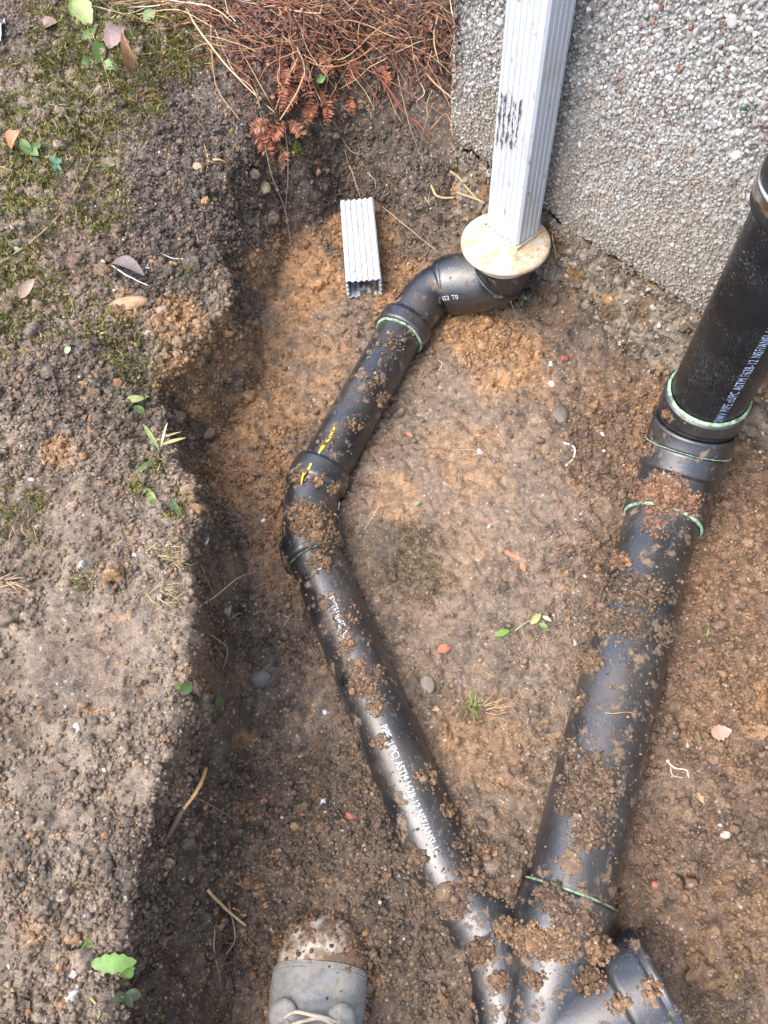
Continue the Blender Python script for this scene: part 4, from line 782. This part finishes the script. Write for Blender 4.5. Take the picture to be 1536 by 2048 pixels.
tuft('dark tuft of moss stalks beside the pale leaf with white edge', 365, 545, 24, 9, 18, [(.12, .16, .05), (.08, .09, .04)], None)
tuft('bright green grass tuft under the dried ferns', 585, 298, 40, 8, 15, [(.14, .24, .05), (.1, .17, .04)], None)

# ------------------------------------------------------------------ stones and debris
def rock(label, x, y, rpx, c, name='stone', cat='stone', asp=(1, .8, .6), sub=3, planes=4, lo=.7, jit=.8, ang=0, mat=None):
    p, nn = hit(x, y); r = rpx / 1536 * abs((p - CAMP) @ (-M[:, 2])) ; v, f = chip(sub, planes, lo)
    v = v * (1 + jit * (fbm(v + rng.random(3) * 30, .6, 4, 3)[:, None] - .5)); v = v * np.array(asp) * r; ca, sa = math.cos(ang), math.sin(ang)
    v = v @ np.array([[ca, sa, 0], [-sa, ca, 0], [0, 0, 1]]); V = v + p + nn * r * asp[2] * .12
    return tag(mk(name, V, f, mat or M_PEB, None, colr(V, np.array(c) * .78 + .02, .45)), label, cat)
rock('dark grey rounded stone half buried at the foot of the left trench wall', 521, 1357, 27, (.10, .09, .08))
rock('larger red brick fragment on the dark trench floor above the boot', 708, 1641, 21, (.28, .085, .045), 'brick_fragment', 'brick fragment', (1, .5, .4), ang=-.9)
rock('small orange brick crumb left of the larger brick fragment', 527, 1603, 8, (.4, .15, .07), 'brick_fragment', 'brick fragment')
rock('tiny red brick crumb left of the blue white plaster flake', 604, 1628, 7, (.33, .09, .05), 'brick_fragment', 'brick fragment', (1, .5, .4))
rock('long orange brick smear on the packed soil left of the wide pipe', 1028, 1112, 20, (.42, .17, .09), 'brick_fragment', 'brick fragment', (1, .28, .2), ang=-.6)
rock('bright orange brick chip just below the orange brick smear', 1046, 1135, 10, (.55, .2, .09), 'brick_fragment', 'brick fragment', (.6, 1, .4))
rock('red brick chip by white flakes near the upper right of the trench', 1129, 716, 9, (.32, .07, .04), 'brick_fragment', 'brick fragment')
rock('pink red brick chip near the loose soil at the lower right', 1310, 1770, 9, (.4, .12, .08), 'brick_fragment', 'brick fragment')
rock('pale grey white stone at the bottom left below the toothed leaf', 144, 1990, 22, (.38, .41, .45), asp=(.8, 1.1, .5), jit=.6)
rock('round orange brown soil ball beside the toothed leaf', 146, 1874, 17, (.3, .15, .06), 'soil_ball', 'soil ball', jit=.5)
rock('flat brown soil cake resting on the lower part of the wide pipe', 1143, 1727, 24, (.2, .13, .08), 'soil_cake', 'soil cake', (1, 1, .3), jit=.4, mat=MS)
rock('smaller soil cake on the wide pipe below the larger cake', 1162, 1790, 15, (.19, .12, .07), 'soil_cake', 'soil cake', (1, 1, .35), jit=.4, mat=MS)
rock('brown soil clod on the buried end of the narrow pipe', 892, 1785, 20, (.2, .13, .075), 'soil_clod', 'soil clod', (1, 1, .7), jit=.6, mat=MS)
rock('grey brown clod just left of the wide pipe coupling', 985, 1740, 22, (.17, .13, .10), 'soil_clod', 'soil clod', (1, .8, .7), jit=.6, mat=MS)
rock('crusty brown clod stuck on the narrow pipe below its bend', 651, 1208, 13, (.16, .10, .055), 'soil_clod', 'soil clod', (1, 1, .5), jit=.7, mat=MS)
rock('flat yellow pebble on the packed soil between the pipes', 870, 1419, 11, (.42, .28, .12), 'pebble', 'pebble', (1, .7, .5))
rock('grey clod with a hollow on the packed soil right of the narrow pipe', 855, 1370, 17, (.2, .16, .13), 'soil_clod', 'soil clod', (.9, 1.2, .5), jit=.7)
rock('yellow crusty stone on the dark slope below the ferns', 525, 375, 17, (.3, .24, .13), asp=(1, 1, .6), jit=.6)
rock('sandy stone among roots on the dark slope', 393, 338, 14, (.36, .25, .15), asp=(1, 1, .7), jit=.5)
rock('large flat yellow clay block half buried in the left bank', 258, 608, 40, (.33, .21, .10), asp=(1, .45, .3), jit=.5, ang=.1)
rock('pale rounded clod beside the yellow clay block', 322, 622, 16, (.3, .22, .15), asp=(1, .8, .6), jit=.5)
rock('white plaster flake near the yellow clay block', 300, 665, 14, (.5, .45, .38), 'plaster_flake', 'flake', (1, .5, .3))
CH = [(527, 1041, 6, (.75, .73, .68), 'white shell like chip left of the narrow pipe bend'), (533, 1308, 0, 0, 0), (645, 1600, 13, (.5, .56, .66), 'blue white plaster flake on the dark floor above the boot'), (654, 1626, 8, (.45, .5, .42), 'pale green white chip under the blue white flake'), (1101, 728, 8, (.72, .68, .62), 'white flake left of the red brick chip'), (1103, 767, 9, (.7, .68, .62), 'long white flake below the red brick chip'), (1138, 802, 4, (.78, .76, .72), 'tiny white chip below the long white flake'), (1205, 868, 6, (.75, .72, .68), 'round white chip, upper of two left of the elbow'), (1208, 902, 5, (.76, .73, .68), 'round white chip, lower of two left of the elbow'), (959, 903, 9, (.42, .5, .62), 'blue grey flake on the packed soil middle'), (578, 737, 6, (.72, .68, .66), 'white speck on the orange floor left of the upper pipe'), (979, 1052, 8, (.35, .5, .38), 'pale mint green chip on the packed soil'), (985, 1054, 0, 0, 0), (891, 1480, 6, (.55, .6, .66), 'bluish chip below the grass tuft'), (650, 1424, 8, (.5, .52, .56), 'grey white flake left of the narrow pipe middle'), (75, 1058, 0, 0, 0), (77, 1052, 11, (.5, .55, .45), 'pale green flake on the left bank mud'), (412, 1080, 12, (.55, .56, .42), 'pale yellow green flake on the trench face'), (270, 1110, 8, (.45, .5, .62), 'bluish flake on the bank near the trench edge'), (165, 1130, 13, (.38, .42, .42), 'grey mineral patch stone in the left mud'), (62, 960, 9, (.4, .36, .34), 'grey flake left of the orange soil spill'), (208, 1540, 9, (.5, .56, .68), 'blue white flake in the dark crumbs of the lower left bank'), (167, 1835, 7, (.55, .6, .72), 'blue white speck above the orange soil ball'), (194, 1952, 10, (.45, .5, .6), 'blue grey shard right of the pale grey stone'), (20, 1935, 10, (.4, .42, .42), 'grey flake at the bottom left edge'), (155, 1455, 12, (.42, .38, .36), 'pale grey stone in the lower left mud'), (310, 409, 5, (.72, .7, .66), 'white speck on the dark slope'), (438, 509, 5, (.72, .7, .66), 'lower white speck on the dark slope'), (115, 287, 7, (.68, .66, .7), 'white chip right of the orange leaf'), (100, 1195, 0, 0, 0), (225, 660, 0, 0, 0), (1150, 1287, 10, (.42, .38, .36), 'grey pebble left of the wide pipe middle'), (1110, 1240, 6, (.4, .42, .46), 'small blue grey pebble right of the pale sprout'), (1478, 1208, 14, (.2, .17, .13), 'flat grey brown stone right of the wide pipe'), (1405, 1597, 14, (.42, .26, .13), 'sandy orange stone in the lower right soil'), (1120, 830, 26, (.13, .105, .085), 'dark rounded stone pressed into the soil upper right'), (820, 870, 12, (.36, .17, .08), 'orange clay pebble beside the upper pipe'), (930, 1350, 0, 0, 0), (1430, 1390, 14, (.22, .15, .1), 'brown stone in the crumbly soil right of the wide pipe'), (1520, 905, 7, (.7, .68, .64), 'white fragment at the wall foot by the right edge')]
for x, y, r, c, l in CH:
    if r: rock(l, x, y, r, c, 'stone_chip' if r < 12 else 'stone', 'stone chip' if r < 12 else 'stone', (1, rng.uniform(.45, .8), .4), 2, 6, .5, .3, rng.uniform(-1.5, 1.5))
# fallen leaves
def dleaf(label, x, y, x2, y2, wd_, c, lobes=0):
    a, na = hit(x, y); b = P(x2, y2, a[2]); v, f = leaf_mesh(a + na * .005, na + rng.normal(0, .2, 3), b - a, np.linalg.norm(b - a), wd_ * np.linalg.norm(b - a), .5, .5, 9, lobes); return tag(mk('fallen_leaf', v, f, M_DRY, None, colr(v, c, .4)), label, 'leaf')
dleaf('orange red fallen leaf beside the low green weed', 28, 300, 72, 282, .33, (.42, .17, .09)); dleaf('curled rust red leaf on the packed soil between the pipes', 876, 1304, 902, 1300, .35, (.3, .11, .06), .2)
dleaf('narrow dry brown leaf standing on the moss', 262, 142, 276, 195, .12, (.4, .22, .12)); dleaf('dull brown leaf flat on the moss at the top', 118, 48, 88, 55, .45, (.2, .14, .1)); dleaf('grey brown leaf on the moss above the dark slope', 215, 95, 250, 72, .4, (.22, .16, .14), .2)
dleaf('dark grey leaf with a white edge on the dark slope', 226, 532, 300, 576, .14, (.15, .12, .11)); dleaf('pale tan leaf at the bottom of the left bank moss', 40, 595, 75, 560, .2, (.3, .22, .16))
dleaf('pinkish brown leaf scrap in the soil at the right', 1425, 1465, 1465, 1458, .35, (.32, .2, .15), .3)
thing_strand('white_fibre', 'white ragged fibre strip along the dark leaf on the slope', 'fibre', [(222, 530), (240, 542), (268, 560), (302, 577)], .0017, (.7, .7, .7), lift=.011)
thing_strand('white_fibre', 'short white fibre right of the dark leaf', 'fibre', [(285, 540), (300, 537), (308, 542)], .0015, (.6, .62, .62), lift=.006)
thing_strand('white_fibre', 'thin white fibre strand above the short one on the slope', 'fibre', [(322, 508), (345, 518), (385, 520)], .0011, (.6, .6, .58), lift=.005)
# blue cloth scrap
ua, va = np.meshgrid(np.linspace(0, 1, 26), np.linspace(0, 1, 26)); q00, nn = hit(2, 70); W_ = .07
Vc = np.stack([(ua - .85) * W_, (va - .5) * W_ * (.6 + .5 * ua), 0 * ua], 2).reshape(-1, 3); Vc[:, 2] = (fbm(Vc, .022, 3, 901) - .5) * .026 + .008 + .012 * np.sin(va.ravel() * 3.1); top_ = Vc + q00; bot_ = top_ - [0, 0, .0015]
ix = np.arange(676).reshape(26, 26); Fq = np.stack([ix[:-1, :-1], ix[:-1, 1:], ix[1:, 1:], ix[1:, :-1]], 2).reshape(-1, 4); Fl = [tuple(map(int, f)) for f in Fq] + [tuple(int(i) + 676 for i in f[::-1]) for f in Fq]
bord = list(ix[0, :]) + list(ix[1:, -1]) + list(ix[-1, -2::-1]) + list(ix[-2:0:-1, 0]); Fl += [(int(bord[k]), int(bord[k] + 676), int(bord[(k + 1) % len(bord)] + 676), int(bord[(k + 1) % len(bord)])) for k in range(len(bord))]
cc = np.where((va.ravel()[:, None] < .55), [[.5, .6, .82]], [[.3, .27, .26]]) * (.75 + .5 * fbm(Vc, .02, 3, 44)[:, None])
tag(mk('cloth_scrap', np.vstack([top_, bot_]), Fl, M_DRY, None, np.vstack([cc, cc])), 'crumpled pale blue and grey cloth scrap at the top left edge', 'cloth')

# ------------------------------------------------------------------ work boot
ta = P(652, 1828, .03); tb = P(626, 2048, .06); bd_ = (tb - ta) * [1, 1, 0]; bd_ /= np.linalg.norm(bd_); bs_ = np.array([-bd_[1], bd_[0], 0.]); org_ = np.array([ta[0], ta[1], -.004])
boot = tag(empty('work_boot', org_ + bd_ * .13), 'mud caked laced work boot with scuffed bare toe at the bottom of the trench', 'boot')
us = [0, .004, .012, .025, .045, .07, .1, .13, .16, .19, .22, .25, .275, .29, .297]; ws = [.006, .024, .039, .050, .0575, .061, .061, .057, .051, .046, .043, .042, .039, .028, .01]; hs = [.024, .036, .046, .054, .060, .066, .077, .094, .112, .125, .13, .13, .125, .11, .09]
def bw(u): return np.interp(u, us, ws)
def bh(u): return np.interp(u, us, hs)
def upper(u0, u1, off, a0, a1, nu, na, front=None, zb=.02, thick=0):
    V = []; A = np.linspace(a0, a1, na)
    for k in range(nu):
        for a in A:
            u = u0 + (u1 - u0) * k / (nu - 1)
            if front: u = u + front * (1 - k / (nu - 1)) * (abs(a - math.pi / 2) / 1.2) ** 2
            w_, h_ = bw(u) + off, bh(u) + off; e = .72; x = math.copysign(abs(math.cos(a)) ** e, math.cos(a)) * w_; z = zb + (h_ - zb) * abs(math.sin(a)) ** .82
            p = np.array([u, x, z]); V.append(p)
    V = np.array(V); V[:, 2] += (fbm(V, .035, 3, 501) - .5) * .006 * (V[:, 0] > .04); V[:, 2] -= .0035 * np.exp(-((V[:, 0] - .108 + .2 * np.abs(V[:, 1])) / .004) ** 2) + .003 * np.exp(-((V[:, 0] - .092 + .15 * V[:, 1]) / .0035) ** 2) * (V[:, 1] > -.02); V[:, 0] += (fbm(V, .03, 2, 502) - .5) * .003
    F = [(k * na + j, k * na + j + 1, (k + 1) * na + j + 1, (k + 1) * na + j) for k in range(nu - 1) for j in range(na - 1)]
    return V, F
def bworld(V): return org_ + V[:, :1] * bd_ + V[:, 1:2] * bs_ + V[:, 2:3] * up
M_LAC0 = stained_mat('muddy_thread', (.3, .27, .22), [(60, .5, .62, (.12, .1, .08), .7)], .8, 500)
M_LTH = stained_mat('scuffed_brown_leather', (.12, .075, .045), [(24, .45, .58, (.46, .42, .35), .85), (60, .52, .62, (.25, .15, .08), .7), (15, .6, .7, (.05, .03, .02), .8)], .6, 220)
M_VMP = stained_mat('muddy_blue_grey_leather', (.16, .17, .175), [(22, .45, .6, (.24, .24, .23), .8), (70, .48, .6, (.28, .24, .18), .6), (160, .55, .65, (.06, .055, .05), .6), (30, .6, .68, (.30, .23, .15), .7)], .62, 200)
M_RIM = stained_mat('muddy_sole', (.07, .05, .038), [(30, .5, .62, (.22, .14, .08), .8)], .8, 160)
V, F = upper(0, .297, 0, 0, math.pi, 60, 40); o_t = mk('leather_body', bworld(V), F, M_LTH, boot)
V, F = upper(.052, .128, .0026, .35, math.pi - .35, 30, 40, front=.012); V2 = V.copy(); V2[:, 2] -= .003; nV = len(V); ed = [(k, k + 1, k + 1 + nV, k + nV) for k in range(39)]
mk('vamp', bworld(np.vstack([V, V2])), F + [tuple(i + nV for i in f[::-1]) for f in F] + ed, M_VMP, boot)
n = 48; ol = [(u, bw(u) + .006) for u in np.linspace(0, .297, 34)]; outl = [(u - .004, w_) for u, w_ in ol] + [(u - .004, -w_) for u, w_ in ol[::-1]]; n = len(outl)
V = np.array([(u, w_ * s_, z) for z, s_ in ((0, .96), (.006, 1), (.018, 1), (.024, .93)) for u, w_ in outl]); F = [(k * n + j, k * n + (j + 1) % n, (k + 1) * n + (j + 1) % n, (k + 1) * n + j) for k in range(3) for j in range(n)] + [tuple(range(n))[::-1], tuple(3 * n + j for j in range(n))]
mk('sole', bworld(V), F, M_RIM, boot)
st_ = []
for off_u in (.0035, .0075):
    for a in np.linspace(.5, math.pi - .5, 44):
        u = .052 + .012 * (abs(a - math.pi / 2) / 1.2) ** 2 + off_u; w_, h_ = bw(u) + .003, bh(u) + .003
        pt = lambda a_: np.array([u, math.copysign(abs(math.cos(a_)) ** .72, math.cos(a_)) * w_, .02 + (h_ - .02) * abs(math.sin(a_)) ** .82])
        st_.append(tube(bworld(np.array([pt(a - .011), pt(a), pt(a + .011)])), .0006, 5))
tag(mk('stitching', *join(st_), M_LAC0, boot), kind='stuff')
# ankle shaft
V = []; na = 36; zs = np.linspace(.085, .24, 14)
for z in zs:
    for a in np.arange(na) * 2 * math.pi / na: V.append((.205 + .02 * (.24 - z) / .15 * 0 + .062 * math.cos(a) * (1 + .05 * math.sin(z * 60)), .047 * math.sin(a), z - .02 * math.cos(a) * (z - .085) / .15))
V = np.array(V); V[:, :2] += (fbm(V, .03, 3, 77)[:, None] - .5) * .006; m0 = len(V); V3 = V[-na:].copy(); V3[:, 0] = .205 + (V3[:, 0] - .205) * .86; V3[:, 1] *= .84; V4 = V3.copy(); V4[:, 2] -= .12
F = [(k * na + j, k * na + (j + 1) % na, (k + 1) * na + (j + 1) % na, (k + 1) * na + j) for k in range(len(zs) + 1) for j in range(na)] + [tuple(m0 + na + j for j in range(na))]
mk('ankle_shaft', bworld(np.vstack([V, V3, V4])), F, M_VMP, boot)
V, F = upper(.118, .17, .004, 1.15, math.pi - 1.15, 16, 16); V[:, 2] += .003; mk('tongue', bworld(V), F, M_VMP, boot)
for sg in (-1, 1):
    for k, u in enumerate((.112, .138)):
        a = math.pi / 2 - sg * .5; w_, h_ = bw(u), bh(u); c0 = np.array([u, math.copysign(abs(math.cos(a)) ** .72, math.cos(a)) * w_, .02 + (h_ - .02) * abs(math.sin(a)) ** .82 + .004])
        Vf = []; m_n = 20
        for rr_, zz_ in ((.0001, .004), (.012, .0042), (.0165, .003), (.018, 0)):
            for a2 in np.arange(m_n) * 2 * math.pi / m_n: Vf.append(c0 + np.array([rr_ * math.cos(a2) * 1.05, rr_ * math.sin(a2), zz_ - abs(rr_ * math.sin(a2)) * .35 * (1 if math.sin(a2) * sg > 0 else -.2)]))
        Ff = [(q * m_n + j, q * m_n + (j + 1) % m_n, (q + 1) * m_n + (j + 1) % m_n, (q + 1) * m_n + j) for q in range(3) for j in range(m_n)]
        fl = mk('eyelet_flap', bworld(np.array(Vf)), Ff, M_VMP, boot)
bp, bc = [], []
for q in range(2600):
    u = rng.uniform(.0, .24); sg = rng.choice([-1, 1]); hi = rng.random() < .25; a_ = rng.uniform(.03, .5) if not hi else rng.uniform(.3, 1.5)
    if hi and (u > .05 and rng.random() < .7): continue
    w_, h_ = bw(u), bh(u); bp.append((u - .002, sg * (abs(math.cos(a_)) ** .72 * w_ + (.006 if not hi else .001) * rng.random()), .014 + (h_ - .02) * abs(math.sin(a_)) ** .82 + (.006 if hi else rng.uniform(-.012, .004)))); bc.append(hc[rng.integers(0, 3)] * rng.uniform(.6, 1.3))
V, F, C = scatter([lump(2, 1.6) for _ in range(6)], bworld(np.array(bp)), rng.lognormal(math.log(.0016), .45, len(bp))[:, None] * rng.uniform(.7, 1.3, (len(bp), 3)), np.array(bc)); tag(mk('caked_mud', V, F, MS, boot, C, True), kind='stuff')
M_LAC = stained_mat('muddy_lace', (.42, .38, .3), [(60, .5, .62, (.2, .16, .12), .7)], .75, 500)
def lace(pts, r=.0022): 
    pp = smoothpath(np.array(pts), 8); v, f = tube(pp, r, 8); return mk('lace', bworld(v), f, M_LAC, boot)
zt = .101
lz = lambda u, x, dz=0: (u, x, .02 + (bh(u) - .02) * (1 - min(1, abs(x) / bw(u)) ** 2) ** .45 + .0085 + dz)
lace([lz(.114, -.034), lz(.106, -.02, .003), lz(.107, 0, .004), lz(.109, .018, .003), lz(.114, .034)])
lace([lz(.118, .032), lz(.110, .012, .002), lz(.115, -.012, .002), lz(.122, -.03)])
lace([lz(.138, -.032), lz(.134, 0, .004), lz(.138, .032)]); lace([lz(.116, .03), lz(.127, .01, .003), lz(.138, -.028)]); lace([lz(.116, -.03), lz(.127, -.008, .003), lz(.138, .03)])
